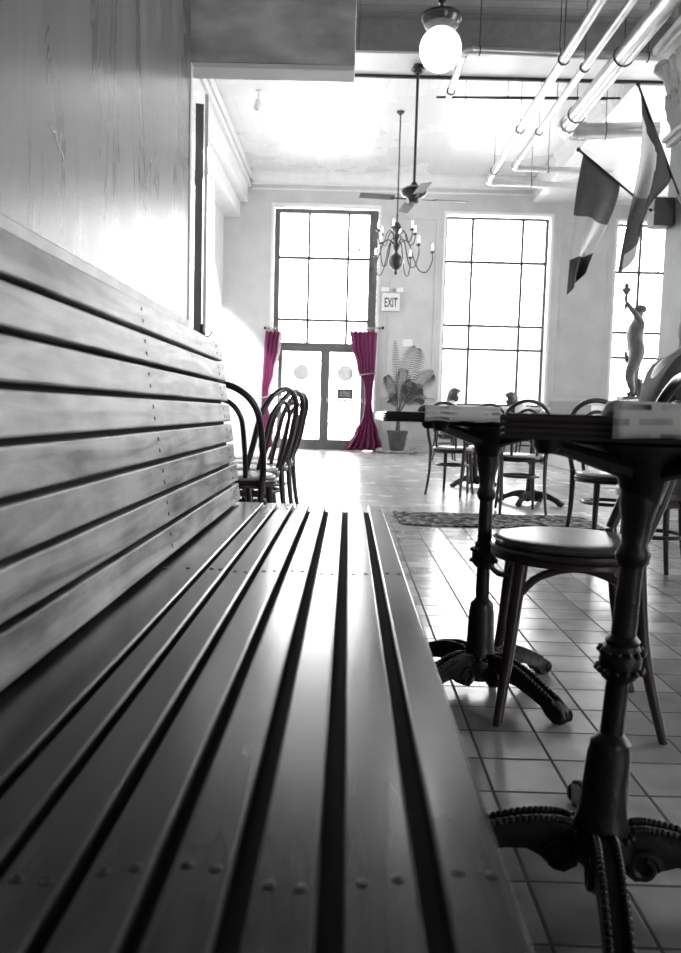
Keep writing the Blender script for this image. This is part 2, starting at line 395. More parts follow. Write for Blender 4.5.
# back wall with three openings
W1 = (-1.55, 0.474, 0.0, 4.69); W2 = (1.78, 3.80, 0.95, 4.61); W3 = (5.08, 6.12, 1.0, 4.55)
def wall_pieces(b, u0, u1, z1, t0, t1, holes, axis):
    def bx(a, c, z0, zz):
        if c - a < .01 or zz - z0 < .01: return
        if axis == 'x': b.box(a, c, t0, t1, z0, zz)
        else: b.box(t0, t1, a, c, z0, zz)
    cur = u0
    for a, c, z0, zt in holes:
        bx(cur, a, 0, z1); bx(a, c, 0, z0); bx(a, c, zt, z1); cur = c
    bx(cur, u1, 0, z1)
b = MB(); wall_pieces(b, LFAR - .3, RW + .3, CEIL, BACK, BACK + .3, [(a - .05, c + .05, e, g + .05) for a, c, e, g in (W1, W2, W3)], 'x'); struct('wall_back', b, M['wall'])
b = MB(); wall_pieces(b, FRONT - .3, BACK + .3, CEIL, RW, RW + .25, [(a, c, .9, 4.5) for a, c in RWIN], 'y'); struct('wall_right', b, M['wall'])
b = MB(); b.box(LFAR - .3, LFAR, PEND, BACK + .3, 0, CEIL); struct('wall_left', b, M['white'])
FW = (3.4, 5.2, .6, 3.2)  # unseen front window, added to brighten the newspapers and foreground
b = MB(); wall_pieces(b, LFAR - .3, RW + .3, CEIL, FRONT - .3, FRONT, [FW], 'x'); struct('wall_front', b, M['wall'])
b = MB(); b.box(FW[0], FW[1], FRONT - .2, FRONT - .12, FW[2], FW[2] + .06); b.box(FW[0], FW[1], FRONT - .2, FRONT - .12, FW[3] - .06, FW[3]); b.box(FW[0], FW[0] + .06, FRONT - .2, FRONT - .12, FW[2] + .06, FW[3] - .06); b.box(FW[1] - .06, FW[1], FRONT - .2, FRONT - .12, FW[2] + .06, FW[3] - .06)
added_win = struct('window_6', b, M['frame'])
g = MB(); g.box(FW[0] + .06, FW[1] - .06, FRONT - .162, FRONT - .158, FW[2] + .06, FW[3] - .06); g.build('pane', M['glass'], added_win, False)
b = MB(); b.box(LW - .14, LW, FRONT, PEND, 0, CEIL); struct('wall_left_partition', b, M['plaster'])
b = MB(); stube(b, [(LW, 2.14, 1.52), (LW, 2.175, 1.495), (LW, 2.19, 1.50), (LW, 2.215, 1.475), (LW, 2.25, 1.462), (LW, 2.26, 1.44)], (.001, .003, .004, .002, .002, .001), 6, 3); b.build('plaster_crack', M['trim'], bpy.data.objects['wall_left_partition'])
b = MB(); b.box(LFAR - .3, LW - .14, PEND - .15, PEND, 0, CEIL); struct('wall_left_return', b, M['white'])
# end board and rail of the plaster partition
b = MB(); b.box(LW - .155, LW + .006, PEND, PEND + .05, 0, 2.45, .003); struct('trim_1', b, M['trim'])
b = MB(); b.box(LW, LW + .014, FRONT, PEND - .005, 1.085, 1.195, .004); b.box(LW, LW + .022, FRONT, PEND - .005, 1.06, 1.085, .004); struct('trim_2', b, M['rail'])
# bulkhead hanging beside the partition, boarded beam over the middle of the room
b = MB(); b.box(LW - .6, -.018, PEND + .055, PEND + .20, 2.475, CEIL, .004); struct('wall_left_bulkhead', b, M['header'])
b = MB(); b.box(LW - .6, -.02, PEND + .057, PEND + .198, 2.45, 2.474, .003); struct('trim_19', b, M['trim'])
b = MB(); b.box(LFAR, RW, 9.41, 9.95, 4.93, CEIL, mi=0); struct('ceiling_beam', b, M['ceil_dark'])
b = MB(); b.box(LFAR, RW, 9.39, 9.99, 4.90, 4.93, .006); struct('trim_3', b, M['trim'])
b = MB(); b.box(LFAR, RW, 9.95, 9.985, 4.865, 4.90); struct('trim_4', b, M['black'])
# left stepped soffit, pilasters, right soffit
b = MB(); b.box(LFAR, -2.06, 10.0, BACK, 4.74, CEIL, .01); b.box(LFAR, -2.2, 10.0, BACK, 4.45, 4.74, .01); struct('trim_5', b, M['trim'])
b = MB(); b.box(-2.06, -1.98, 10.0, BACK, 5.16, CEIL, .02); b.box(-2.06, -2.0, 10.0, BACK, 5.02, 5.1, .01); struct('trim_6', b, M['trim'])
for i, (a, c) in enumerate(((6.9, 7.5), (9.6, 10.3), (12.5, 13.1))):
    b = MB(); b.box(LFAR, LFAR + .22, a, c, 0, 4.45, .01); struct('trim_%d' % (7 + i), b, M['trim'])
b = MB(); b.box(3.40, RW, 10.0, BACK, 4.86, CEIL, .01); struct('ceiling_soffit', b, M['ceiling'])
# crown along the back wall
def crown(b, x0, x1, z):
    prof = [(BACK, z), (BACK - .16, z), (BACK - .16, z - .05), (BACK - .1, z - .09), (BACK - .05, z - .16), (BACK - .05, z - .2), (BACK, z - .22)]
    b.prism([(p, q) for p, q in prof], x0, x1, 'x')
b = MB(); crown(b, -1.98, 3.40, CEIL); b.box(-1.98, 3.4, BACK - .025, BACK, 4.98, 5.01); struct('trim_10', b, M['trim'])
# wainscot, chair rail, raised panel mouldings on the back wall
b = MB(); b.box(W1[1] + .12, W2[0] - .1, BACK - .012, BACK, .0, 1.07); b.box(W2[1] + .1, W3[0] - .06, BACK - .012, BACK, 0, 1.07); b.box(W2[0] - .1, W2[1] + .1, BACK - .012, BACK, 0, .9)
struct('wall_back_wainscot', b, M['wainscot'])
b = MB(); b.box(W1[1] + .12, W2[0] - .1, BACK - .04, BACK, 1.07, 1.13, .008); b.box(W2[1] + .1, W3[0] - .06, BACK - .04, BACK, 1.07, 1.13, .008); struct('trim_11', b, M['wall'])
b = MB(); b.box(W1[1] + .05, W3[1], BACK - .03, BACK - .012, 0, .16, .006); struct('baseboard_back', b, M['wainscot'])
def panel(b, x0, x1, z0, z1, t=.035):
    for q in ((x0, x1, z0, z0 + t), (x0, x1, z1 - t, z1), (x0, x0 + t, z0 + t, z1 - t), (x1 - t, x1, z0 + t, z1 - t)): b.box(q[0], q[1], BACK - .02, BACK, q[2], q[3], .006)
b = MB(); panel(b, .70, 1.62, 1.27, 4.52); panel(b, 4.0, 4.93, 1.2, 4.52); struct('trim_12', b, M['wall'])
b = MB(); panel(b, .80, 1.60, .24, .62, .03); struct('trim_13', b, M['wainscot'])
# window casings
def casing(name, Wn, full):
    x0, x1, z0, z1 = Wn; b = MB()
    b.box(x0 - .05, x0, BACK - .012, BACK + .17, z0, z1 + .05, .004); b.box(x1, x1 + .05, BACK - .012, BACK + .17, z0, z1 + .05, .004); b.box(x0, x1, BACK - .012, BACK + .17, z1, z1 + .05, .004)
    if full: b.box(x0 - .12, x1 + .12, BACK - .1, BACK + .1, z0 - .05, z0, .008)
    struct(name, b, M['trim'])
casing('trim_14', W1, 0); casing('trim_15', W2, 1); casing('trim_16', W3, 1)
YG = BACK + .22
def window(name, x0, x1, z0, z1, vs, hs, fw, lw=None, rw=None, mt=.05):
    b = MB(); lw = lw or fw; rw = rw or fw
    b.box(x0, x0 + lw, YG - .04, YG + .05, z0, z1, .006); b.box(x1 - rw, x1, YG - .04, YG + .05, z0, z1, .006)
    b.box(x0 + lw, x1 - rw, YG - .04, YG + .05, z1 - fw, z1, .006); b.box(x0 + lw, x1 - rw, YG - .04, YG + .05, z0, z0 + fw, .006)
    fr = struct(name, b, M['frame'])
    g = MB()
    for v in vs: g.box(v - mt / 2, v + mt / 2, YG - .02, YG + .03, z0 + fw, z1 - fw)
    for h in hs: g.box(x0 + lw, x1 - rw, YG - .021, YG + .031, h - mt / 2, h + mt / 2)
    g.build('glazing_bar', M['muntin'], fr, False)
    g = MB(); g.box(x0 + lw, x1 - rw, YG - .002, YG + .002, z0 + fw, z1 - fw); g.build('pane', M['glass'], fr, False)
    return fr
window('window_1', W1[0], W1[1], 2.02, W1[3], (-.87, -.10), (3.75, 2.55), .085, .11, .17)
window('window_2', W2[0], W2[1], W2[2], W2[3], (2.32, 3.30), (3.75, 2.52, 2.06), .045, .045, .06)
window('window_3', W3[0], W3[1], W3[2], W3[3], (5.60,), (3.63, 2.46, 1.97), .045)
# the double doors under window 1
def door(name, x0, x1, hx):
    b = MB(); f = .09
    b.box(x0, x0 + f, YG - .035, YG + .035, .0, 2.02, .005); b.box(x1 - f, x1, YG - .035, YG + .035, .0, 2.02, .005)
    b.box(x0 + f, x1 - f, YG - .035, YG + .035, 1.93, 2.02, .005); b.box(x0 + f, x1 - f, YG - .035, YG + .035, .0, .2, .005)
    d = struct(name, b, M['frame'])
    g = MB(); g.box(x0 + f, x1 - f, YG - .003, YG + .003, .2, 1.93); g.build('pane', M['glass'], d, False)
    g = MB(); g.box(x0 + f, x1 - f, YG - .09, YG - .06, .965, 1.0, .01)
    for q in (x0 + .06, x1 - .06): g.box(q - .02, q + .02, YG - .08, YG - .03, .94, 1.03, .008)
    g.build('door_push_bar', M['steel'], d)
    g = MB(); g.lathe([(0, -.004), (.16, -.004), (.16, .004), (0, .004)], 32); g.xform(Matrix.Translation(((x0 + x1) / 2, YG - .012, 1.52)) @ Matrix.Rotation(PI/2, 4, 'X')); g.build('sticker', M['film'], d)
    return d
door('door_1', W1[0] + .11, -.498, -.6)
door('door_2', -.498, W1[1] - .17, -.4)
s = tag(MB().box(-.25, .07, YG - .05, YG - .036, 1.015, 1.215, .004).build('notice_plaque', M['plaque']), 'small dark rectangular notice hung on the right glass door', 'sign')
g = MB(); g.box(-.2, .02, YG - .053, YG - .05, 1.06, 1.17); g.build('notice_panel', mat('notice_print', .16, .5, col2=.3, nscale=20), s, False)
# right wall windows (mostly outside the frame)
for i, (a, c) in enumerate(RWIN):
    b = MB(); x = RW + .12
    b.box(x - .04, x + .04, a, a + .06, .9, 4.5); b.box(x - .04, x + .04, c - .06, c, .9, 4.5); b.box(x - .04, x + .04, a + .06, c - .06, .9, .96); b.box(x - .04, x + .04, a + .06, c - .06, 4.44, 4.5)
    fr = struct('window_%d' % (4 + i), b, M['frame'])
    g = MB(); g.box(x - .02, x + .02, (a + c) / 2 - .02, (a + c) / 2 + .02, .96, 4.44); g.box(x - .021, x + .021, a + .06, c - .06, 2.6, 2.64); g.build('glazing_bar', M['muntin'], fr, False)
    g = MB(); g.box(x - .002, x + .002, a + .06, c - .06, .96, 4.44); g.build('pane', M['glass'], fr, False)
# tall dark door leaf standing open past the partition
def slab(x, y, w_, L, z1):
    d = Vector((x, y, 0)).normalized(); n_ = Vector((d.y, -d.x, 0)); p = Vector((x, y, 0))
    return MB().prism([tuple(q.xy) for q in (p - n_ * w_ / 2, p + n_ * w_ / 2, p + n_ * w_ / 2 + d * L, p - n_ * w_ / 2 + d * L)], .01, z1, 'z')
struct('door_3', slab(-.977, 5.0, .05, .8, 2.64), M['frame'])
struct('trim_17', slab(-.945, 5.06, .022, .5, 2.72), M['trim'])

# low partition with ledge (right), step behind it
b = MB(); b.box(3.20, 3.75, 7.74, 10.4, 0, .94, .01); struct('wall_right_low', b, M['white'])
b = MB(); b.box(3.14, 3.80, 7.74, 10.44, .94, .985, .012); struct('trim_18', b, M['trim'])
b = MB(); b.box(3.2, RW, 10.45, 13.6, 0, .30, .02); struct('floor_platform', b, M['white'])

# street outside
b = MB(); b.box(-30, 30, BACK + .3, 60, -.25, -.02); struct('floor_street', b, M['concrete'])
bd = thing('shop_building', 'pale shop front across the street through the right window', 'building', (6.0, 34, -.02))
MB().box(-6, 6, 0, 6, 0, 4.6).build('wall', M['facade'], bd, False)
MB().box(-5.6, 5.6, -.12, .1, 2.75, 3.5, .02).build('fascia', M['sticker'], bd, False)
for x in (-4.9, -2.2, .6, 3.4):
    f = MB().box(x, x + 1.9, -.03, .05, .5, 2.4).build('shop_window', M['shopglass'], bd, False)

# unseen spotlight, added to brighten the far left corner
sp = thing('added_spotlight', 'small unseen spotlight added on the ceiling near the left soffit', 'lamp', (-1.42, 11.56, CEIL))
MB().lathe([(0, 0), (.05, 0), (.05, -.02), (.012, -.03), (.012, -.12), (0, -.12)], 16).build('stem', M['white'], sp)
b = MB(); b.lathe([(0, .06), (.045, .05), (.05, -.08), (.042, -.08), (.04, .03), (0, .03)], 16); b.xform(Matrix.Translation((-.01, .01, -.17)) @ Matrix.Rotation(.25, 4, 'Y')); b.build('lamp_head', M['white'], sp)
l = bpy.data.lights.new('spot', 'SPOT'); l.energy = 2600; l.spot_size = math.radians(68); l.spot_blend = .12; l.shadow_soft_size = .06
lo = bpy.data.objects.new('spot', l); COL.objects.link(lo); lo.location = (-1.45, 11.6, CEIL - .32)
lo.rotation_euler = (Vector((-3.3, 13.3, 1.5)) - lo.location).to_track_quat('-Z', 'Y').to_euler()

# ------------------------------------------------------------------ slatted bench
BY0, BY1 = -.55, 2.60
bench = thing('slatted_bench', 'long varnished slatted wooden bench with reclined slat back along the wall', 'bench', (0, 1.0, 0))
O = (0, 1.0, 0)
def screw_at(parent, x, y, z, nrm):
    b = MB(); b.lathe([(0, .0003), (.0022, .0003), (.0030, .0009), (.0042, .0007), (.0046, 0), (.0046, -.003), (0, -.003)], 10)
    b.xform(Matrix.Translation(Vector((x, y, z))) @ Vector((0, 0, 1)).rotation_difference(Vector(nrm)).to_matrix().to_4x4())
    b.build('screw', M['screw'], parent, True, shift=O)
seat_x = [(-.374, -.277), (-.268, -.230), (-.221, -.177), (-.167, -.124), (-.113, -.070), (-.056, -.011), (.004, .055), (.070, .118)]
for i, (a, c) in enumerate(seat_x):
    b = MB(); b.box(a, c, BY0, BY1 - .004 * (i % 3), .428, .45, .0045, seg=3)
    sl = b.build('seat_slat', M['slat'], bench, shift=O)
    for y in (.495, 1.48, 2.46):
        for q in (.27, .73): screw_at(sl, a + (c - a) * q, y + .012 * math.sin(i * 2 + q), .4502, (0, 0, 1))
rec0 = Vector((-.352, 0, .455)); rec1 = Vector((-.425, 0, .975))
up = (rec1 - rec0); hgt = up.length; up.normalize(); nrm = Vector((up.z, 0, -up.x))
NB = 8; pitch = hgt / NB
for i in range(NB):
    a = rec0 + up * (pitch * i + .005); c = rec0 + up * (pitch * (i + 1) - .004)
    b = MB(); b.box(-.5, .5, BY0, BY1 - .02 + .01 * math.sin(i * 2.3), -.5, .5, 0)
    for v in b.bm.verts:
        t = v.co.x + .5; s_ = v.co.z + .5; p = a + (c - a) * s_ - nrm * (.02 * (1 - t)); v.co = Vector((p.x, v.co.y, p.z))
    bmesh.ops.bevel(b.bm, geom=list(b.bm.edges), offset=.0042, segments=3, affect='EDGES', profile=.5); b.bev = True
    sl = b.build('back_slat', M['slat_back'], bench, shift=O)
    for y in (.5, 1.58, 2.46):
        for q in (.3, .72):
            p = a + (c - a) * q + nrm * .0002; screw_at(sl, p.x, y + .006 * math.sin(i), p.z, nrm)
for y in (-.4, .55, 1.5, 2.45):
    b = MB(); b.box(-.36, .08, y - .022, y + .022, .35, .411, .004); b.box(.03, .08, y - .022, y + .022, 0, .35, .004); b.box(-.36, -.30, y - .022, y + .022, 0, .35, .004); b.build('leg_frame', M['bench_frame'], bench, shift=O)
    b = MB(); q0 = rec0 - nrm * .031 - up * .1; q1 = rec1 - nrm * .031 - up * .01
    b.prism([(q0.x, q0.z), (q1.x, q1.z), (q1.x - .05, q1.z), (q0.x - .05, q0.z)], y - .022, y + .022, 'y'); b.build('back_post', M['bench_frame'], bench, False, shift=O)
q0 = rec0 - nrm * .0212; q1 = rec1 - nrm * .0212 - up * .012; q2 = q1 - nrm * .009; q3 = q0 - nrm * .009
b = MB(); b.prism([(q0.x, q0.z), (q1.x, q1.z), (q2.x, q2.z), (q3.x, q3.z)], BY0, BY1 - .04, 'y'); b.build('back_shade_board', M['bench_frame'], bench, False, shift=O)  # dark board added behind the slats so their gaps read as shade
b = MB(); b.box(.085, .112, BY0, BY1 - .03, .02, .426, .004); b.build('front_panel', M['bench_frame'], bench, shift=O)
b = MB(); b.box(-.345, .084, BY0, BY1 - .031, .412, .4272, .001); b.build('under_shade_board', M['bench_frame'], bench, shift=O)  # near-black sheet added right beneath the seat slats, standing for gap shade
b = MB(); b.box(-.36, .112, BY1 - .03, BY1 - .008, .02, .426, .003); b.build('end_panel', M['bench_frame'], bench, shift=O)

# iron candle sconce on the end board
sc = thing('candle_sconce', 'small black iron candle sconce at the end of the plaster wall', 'sconce', (LW + .012, PEND + .025, 1.13))
stube(MB(), [(0, 0, 0), (.03, 0, -.012), (.055, 0, 0)], .004).build('arm', M['black'], sc)
b = MB(); stube(b, [(.055, 0, .002), (.085, 0, -.008), (.105, 0, .008), (.095, 0, .02)], .003); stube(b, [(.055, 0, .002), (.03, .02, .016), (.01, .02, .02)], .003); stube(b, [(.055, 0, .0), (.075, -.03, -.015), (.095, -.04, -.02)], .003); b.build('scroll', M['black'], sc)
MB().lathe([(0, 0), (.02, 0), (.022, .006), (.012, .008), (.012, .05), (.009, .052), (0, .052)], 14, (.055, 0, .002)).build('candle', M['black'], sc)

# ------------------------------------------------------------------ bentwood chairs
def make_chair(label, loc, rz, seat_m, ring, group=None):
    t = thing('bentwood_chair', label, 'chair', loc, rz, group)
    b = MB(); b.lathe([(0, .436), (.17, .436), (.186, .438), (.19, .446), (.184, .452), (.172, .456), (.13, .4585), (0, .457)], 40); b.build('seat', seat_m, t)
    b = MB(); b.lathe([(.165, .402), (.192, .402), (.197, .406), (.197, .414), (.191, .418), (.196, .421), (.199, .428), (.196, .435), (.165, .435)], 40); 
    b.bm.faces.ensure_lookup_table()
    b.lathe([(0, .425), (.166, .425), (.166, .43), (0, .43)], 24); b.build('seat_rim', M['chair'], t)
    for s in (-1, 1):
        b = MB(); stube(b, [(s * .125, -.125, .425), (s * .130, -.135, .33), (s * .138, -.150, .17), (s * .152, -.170, 0)], (.0185, .0175, .0145, .011), 12); b.build('leg', M['chair'], t)
        b = MB(); stube(b, [(s * .172, .135, .46), (s * .168, .140, .40), (s * .165, .165, .2), (s * .175, .215, 0)], (.0165, .0165, .014, .011), 12); b.build('leg', M['chair'], t)
    arch = lambda w, y0, y1, z0, zt, n=16: [(s * w * q, y0 + (y1 - y0) * h, z0 + (zt - z0) * h) for s, q, h in ()]
    def hoop(w, yb, yt, zb, zs, zt):
        L = [(-w * .98, yb, zb), (-w * 1.03, yb + (yt - yb) * .35, zb + (zs - zb) * .5)]
        for k in range(9):
            a = PI - PI * k / 8; z = zs + (zt - zs) * math.sin(a); L.append((w * math.cos(a), yb + (yt - yb) * (z - zb) / (zt - zb), z))
        return L + [(w * 1.03, yb + (yt - yb) * .35, zb + (zs - zb) * .5), (w * .98, yb, zb)]
    b = MB(); stube(b, hoop(.176, .135, .258, .46, .70, .868), .0150, 12, 5); b.build('back_hoop', M['chair'], t)
    b = MB(); stube(b, hoop(.098, .158, .244, .452, .68, .80), .0115, 10, 5); b.build('inner_hoop', M['chair'], t)
    if ring:
        b = MB(); b.tube([(.148 * math.cos(2 * PI * k / 32), .152 * math.sin(2 * PI * k / 32), .285) for k in range(32)], .0105, 8, closed=True); b.build('ring_stretcher', M['chair'], t)
    else:
        for (ax, ay, bx_, by) in ((-.132, -.138, .132, -.138), (.132, -.138, .166, .155), (-.132, -.138, -.166, .155)):
            pts = []
            for k in range(9):
                u = k / 8; h = math.sin(PI * u) ** .55
                cx, cy = ax + (bx_ - ax) * u, ay + (by - ay) * u; f = 1 - .12 * math.sin(PI * u)
                pts.append((cx * f, cy * f, .315 + .082 * h))
            b = MB(); stube(b, pts, .0098, 10, 3); b.build('leg_brace', M['chair'], t)
        b = MB(); b.tube([(-.118, -.155 + .034 * math.cos(2 * PI * k / 20), .36 + .036 * math.sin(2 * PI * k / 20)) for k in range(20)], .008, 8, closed=True); b.build('scroll_brace', M['chair'], t)
    return t
R = math.radians
make_chair('dark bentwood chair with shiny padded round seat under the left iron table, nearest chair', (.575, 1.995, 0), R(-98), M['seat'], False)
GR = 'dark bentwood cafe chairs'
A = make_chair('bentwood chair turned back to us, alone on the patterned rug', (1.36, 6.16, .0105), R(178), M['seat_wood'], True, GR)
dup(A, (1.50, 4.45, 0), R(4), 'bentwood chair facing us in front of the low white partition, behind the near table', GR)
dup(A, (1.00, 7.45, 0), R(150), 'leftmost bentwood chair of the two standing beside the far scroll-foot table', GR)
dup(A, (1.32, 7.75, 0), R(185), 'bentwood chair just right of the leftmost one at the far scroll-foot table', GR)
dup(A, (-.53, 3.70, 0), R(170), 'bentwood chair with its hoop towards us, closest to the bench end', GR)
dup(A, (-.56, 4.17, 0), R(-116), 'first of the three edge-on bentwood chairs in the row past the bench', GR)
dup(A, (-.55, 4.61, 0), R(-112), 'middle one of the three edge-on bentwood chairs in the row past the bench', GR)
dup(A, (-.55, 5.05, 0), R(-110), 'last of the three edge-on bentwood chairs in the row past the bench', GR)
dup(A, (1.60, 13.0, 0), R(90), 'bentwood chair under the person with long hair by the right window', GR)
dup(A, (2.97, 13.0, 0), R(-90), 'bentwood chair under the leaning person by the right window', GR)

# ------------------------------------------------------------------ bistro tables
def make_table(label, loc, rz, feet_deg, size, thick, off=(0, 0), lean=(0, 0), group=None):
    t = thing('bistro_table', label, 'table', loc, rz, group)
    ox, oy = off; lx, ly = lean; h = size / 2; zt = .765
    MB().box(ox - h + .006, ox + h - .006, oy - h + .006, oy + h - .006, zt - thick, zt, .003).build('tabletop', M['top'], t)
    b = MB()
    n = 4
    for k in range(n):
        z0 = zt - thick + (thick - .003) * k / n; z1 = z0 + (thick - .003) / n - .0012; e = .006
        for q in ((ox - h, ox + h, oy - h, oy - h + e), (ox - h, ox + h, oy + h - e, oy + h), (ox - h, ox - h + e, oy - h + e, oy + h - e), (ox + h - e, ox + h, oy - h + e, oy + h - e)): b.box(*q, z0, z1, .0012, seg=1)
    b.build('edge_band', M['edge'], t)
    zu = zt - thick
    b = MB()
    for k in range(4):
        a = PI/4 + PI/2 * k; d = Vector((math.cos(a), math.sin(a), 0)); p = Vector((lx, ly, 0)); r = .21
        stube(b, [p + Vector((0, 0, zu - .05)) + d * .02, p + d * r * .45 + Vector((0, 0, zu - .034)), p + d * r * .8 + Vector((0, 0, zu - .017)), p + d * r + Vector((0, 0, zu - .011))], (.019, .014, .011, .010), 8)
        b.lathe([(0, 0), (.02, 0), (.02, -.012), (.012, -.022), (0, -.022)], 12, p + d * r + Vector((0, 0, zu)))
    b.lathe([(0, 0), (.115, 0), (.12, -.008), (.085, -.02), (.055, -.035), (.04, -.06), (.028, -.1), (0, -.1)], 24, (lx, ly, zu - .001)); b.build('top_bracket', M['iron'], t)
    prof = [(0, .075), (.042, .075), (.0445, .105), (.041, .115), (.038, .13), (.034, .225), (.0315, .235), (.0315, .245), (.026, .252), (.0185, .26), (.018, .345), (.027, .352), (.0315, .365), (.033, .38), (.0315, .395), (.025, .405), (.027, .412), (.0195, .42), (.018, .53), (.0235, .536), (.027, .548), (.0235, .56), (.020, .566), (.023, .6), (.03, .63), (.033, zu - .05), (.028, zu - .03), (0, zu - .03)]
    b = MB(); b.lathe(prof, 24)
    for v in b.bm.verts:
        k = max(0, v.co.z - .1) / .6; v.co.x += lx * k; v.co.y += ly * k
    col = b.build('column', M['iron'], t)
    b = MB()
    for zz, rr in ((.365, .0345), (.395, .0335)):
        for k in range(14): b.ball((lx * (zz - .1) / .6 + rr * math.cos(2 * PI * k / 14), ly * (zz - .1) / .6 + rr * math.sin(2 * PI * k / 14), zz), .0052, u=8, v=6)
    b.build('beading', M['iron'], col)
    b = MB(); b.lathe([(0, .03), (.02, .03), (.034, .045), (.05, .06), (.055, .08), (.048, .1), (0, .1)], 24)
    for k in range(18): b.ball((.05 * math.cos(2 * PI * k / 18), .05 * math.sin(2 * PI * k / 18), .1), .0062, u=8, v=6)
    b.build('hub', M['iron'], t)
    for dg in feet_deg:
        a = R(dg); rot = Matrix.Rotation(a, 4, 'Z')
        # side profile of the cast foot
        poly = [(.03, .105), (.07, .112), (.11, .108), (.16, .094), (.21, .072), (.25, .052), (.275, .046), (.292, .034), (.294, .014), (.285, 0), (.262, 0), (.25, .014), (.225, .032), (.19, .05), (.15, .062), (.115, .066), (.09, .056), (.078, .034), (.055, .026), (.034, .04), (.03, .06)]
        b = MB(); b.prism([(p, q) for p, q in poly], -.019, .019, 'y')
        bmesh.ops.bevel(b.bm, geom=[e for e in b.bm.edges if abs((e.verts[0].co - e.verts[1].co).y) < .001], offset=.005, segments=2, affect='EDGES', profile=.5)
        for s in (-1, 1):
            b.tube([(.066 + .024 * math.cos(q * .45) * (1 - q * .03), s * .021, .056 + .026 * math.sin(q * .45) * (1 - q * .03)) for q in range(18)], .0065, 7)
        for s in (-.016, 0, .016): b.ball((.284, s, .02), .0105, (1.5, 1, 1.7), 8, 6)
        b.xform(rot); ft = b.build('foot', M['iron'], t)
        b = MB(); top = smooth_path([(.05, 0, .111), (.07, 0, .114), (.11, 0, .11), (.16, 0, .096), (.21, 0, .074), (.255, 0, .053)], 5)
        for i, p in enumerate(top):
            for s in (-1, 1): b.ball((p.x, s * .014, p.z), .0062, u=8, v=6)
        b.xform(rot); b.build('beading', M['iron'], ft)
    return t
GT = 'cast iron pedestal tables'
make_table('nearest black square cafe table, its ornate iron base filling the lower right corner', (.425, 1.215, 0), R(-14), (-87, 3, 93, 183), .54, .034, off=(.095, .03), lean=(.035, .01), group=GT)
T2 = make_table('black square cafe table with slim iron post standing beside the bench end', (.38, 2.115, 0), 0, (-52, 38, 128, 218), .60, .024, group=GT)
dup(T2, (1.60, 6.80, 0), R(20), 'iron pedestal table behind the chair on the patterned rug', GT)
dup(T2, (1.36, 8.35, 0), R(-10), 'iron pedestal table behind the two far chairs left of centre window', GT)
dup(T2, (2.28, 13.0, 0), R(5), 'iron pedestal table between the two seated people at the window', GT)

# newspapers folded over the front edges
def newspaper(label, org, rz, x0, x1, yf, yb, ztop, drop, th, m):
    cx = (x0 + x1) / 2
    q_ = Matrix.Rotation(rz, 3, 'Z') @ Vector((cx, yf, 0))
    t = thing('newspaper', label, 'newspaper', (org[0] + q_.x, org[1] + q_.y, .766), rz)
    def sec(o):   # profile from back to front and down
        z = ztop - .766 - o
        L = [(yb - yf, .004 if o == 0 else .0015), (.10, z), (.03, z)]
        for k in range(7):
            a = PI/2 * k / 6; r = .016 - o
            L.append((.006 - r * math.sin(a) * .9, z - r + r * math.cos(a)))
        L.append((L[-1][0] - .001, ztop - .766 - drop * .65)); L.append((L[-2][0] + .001, ztop - .766 - drop))
        return L
    for nm, o in (('outer_sheet', 0.), ('inner_sheet', th * .6)):
        L = sec(o); n = len(L) - 1
        D = [0]
        for p, q in zip(L, L[1:]): D.append(D[-1] + math.hypot(p[0] - q[0], p[1] - q[1]))
        def fn(u, v, L=L, n=n, o=o):
            i = min(int(round(v * n)), n); y, z = L[i]
            x = x0 + o + (x1 - x0 - 2 * o) * u + (.004 * math.sin(i * 1.7) if nm == 'inner_sheet' else 0)
            return Vector((x - cx, y + .0015 * math.sin(u * 23) * (v > .5) - .003, z + .0012 * math.sin(u * 17 + v * 5)))
        b = MB(); b.grid(fn, 28, n, uv=lambda u, v, D=D, n=n: (u * (x1 - x0), D[min(int(round(v * n)), n)]))
        o_ = b.build(nm, m, t)
        md = o_.modifiers.new('solid', 'SOLIDIFY'); md.thickness = .0025; md.offset = -1
    return t
newspaper('folded newspaper draped over the front edge of the black table beside the bench end', (.38, 2.115), 0, -.205, -.032, -.302, -.10, .781, .036, .005, M['news'])
newspaper('large blurred newspaper draped over the edge of the nearest black table', (.524, 1.221), R(-14), -.13, .235, -.272, -.05, .783, .046, .006, M['news_big'])

# rug
b = MB(); pts = [(.38, 5.30), (.55, 5.26), (1.2, 5.29), (1.78, 5.30), (1.80, 5.95), (1.1, 5.96), (.62, 5.95), (.36, 5.96)]
b.prism(pts, .0005, .010, 'z'); rg = b.build('rug', M['rug'], None, False, loc=(0, 0, 0)); tag(rg, 'flat dark rug with a pebbly pattern where tiles meet planks', 'rug')

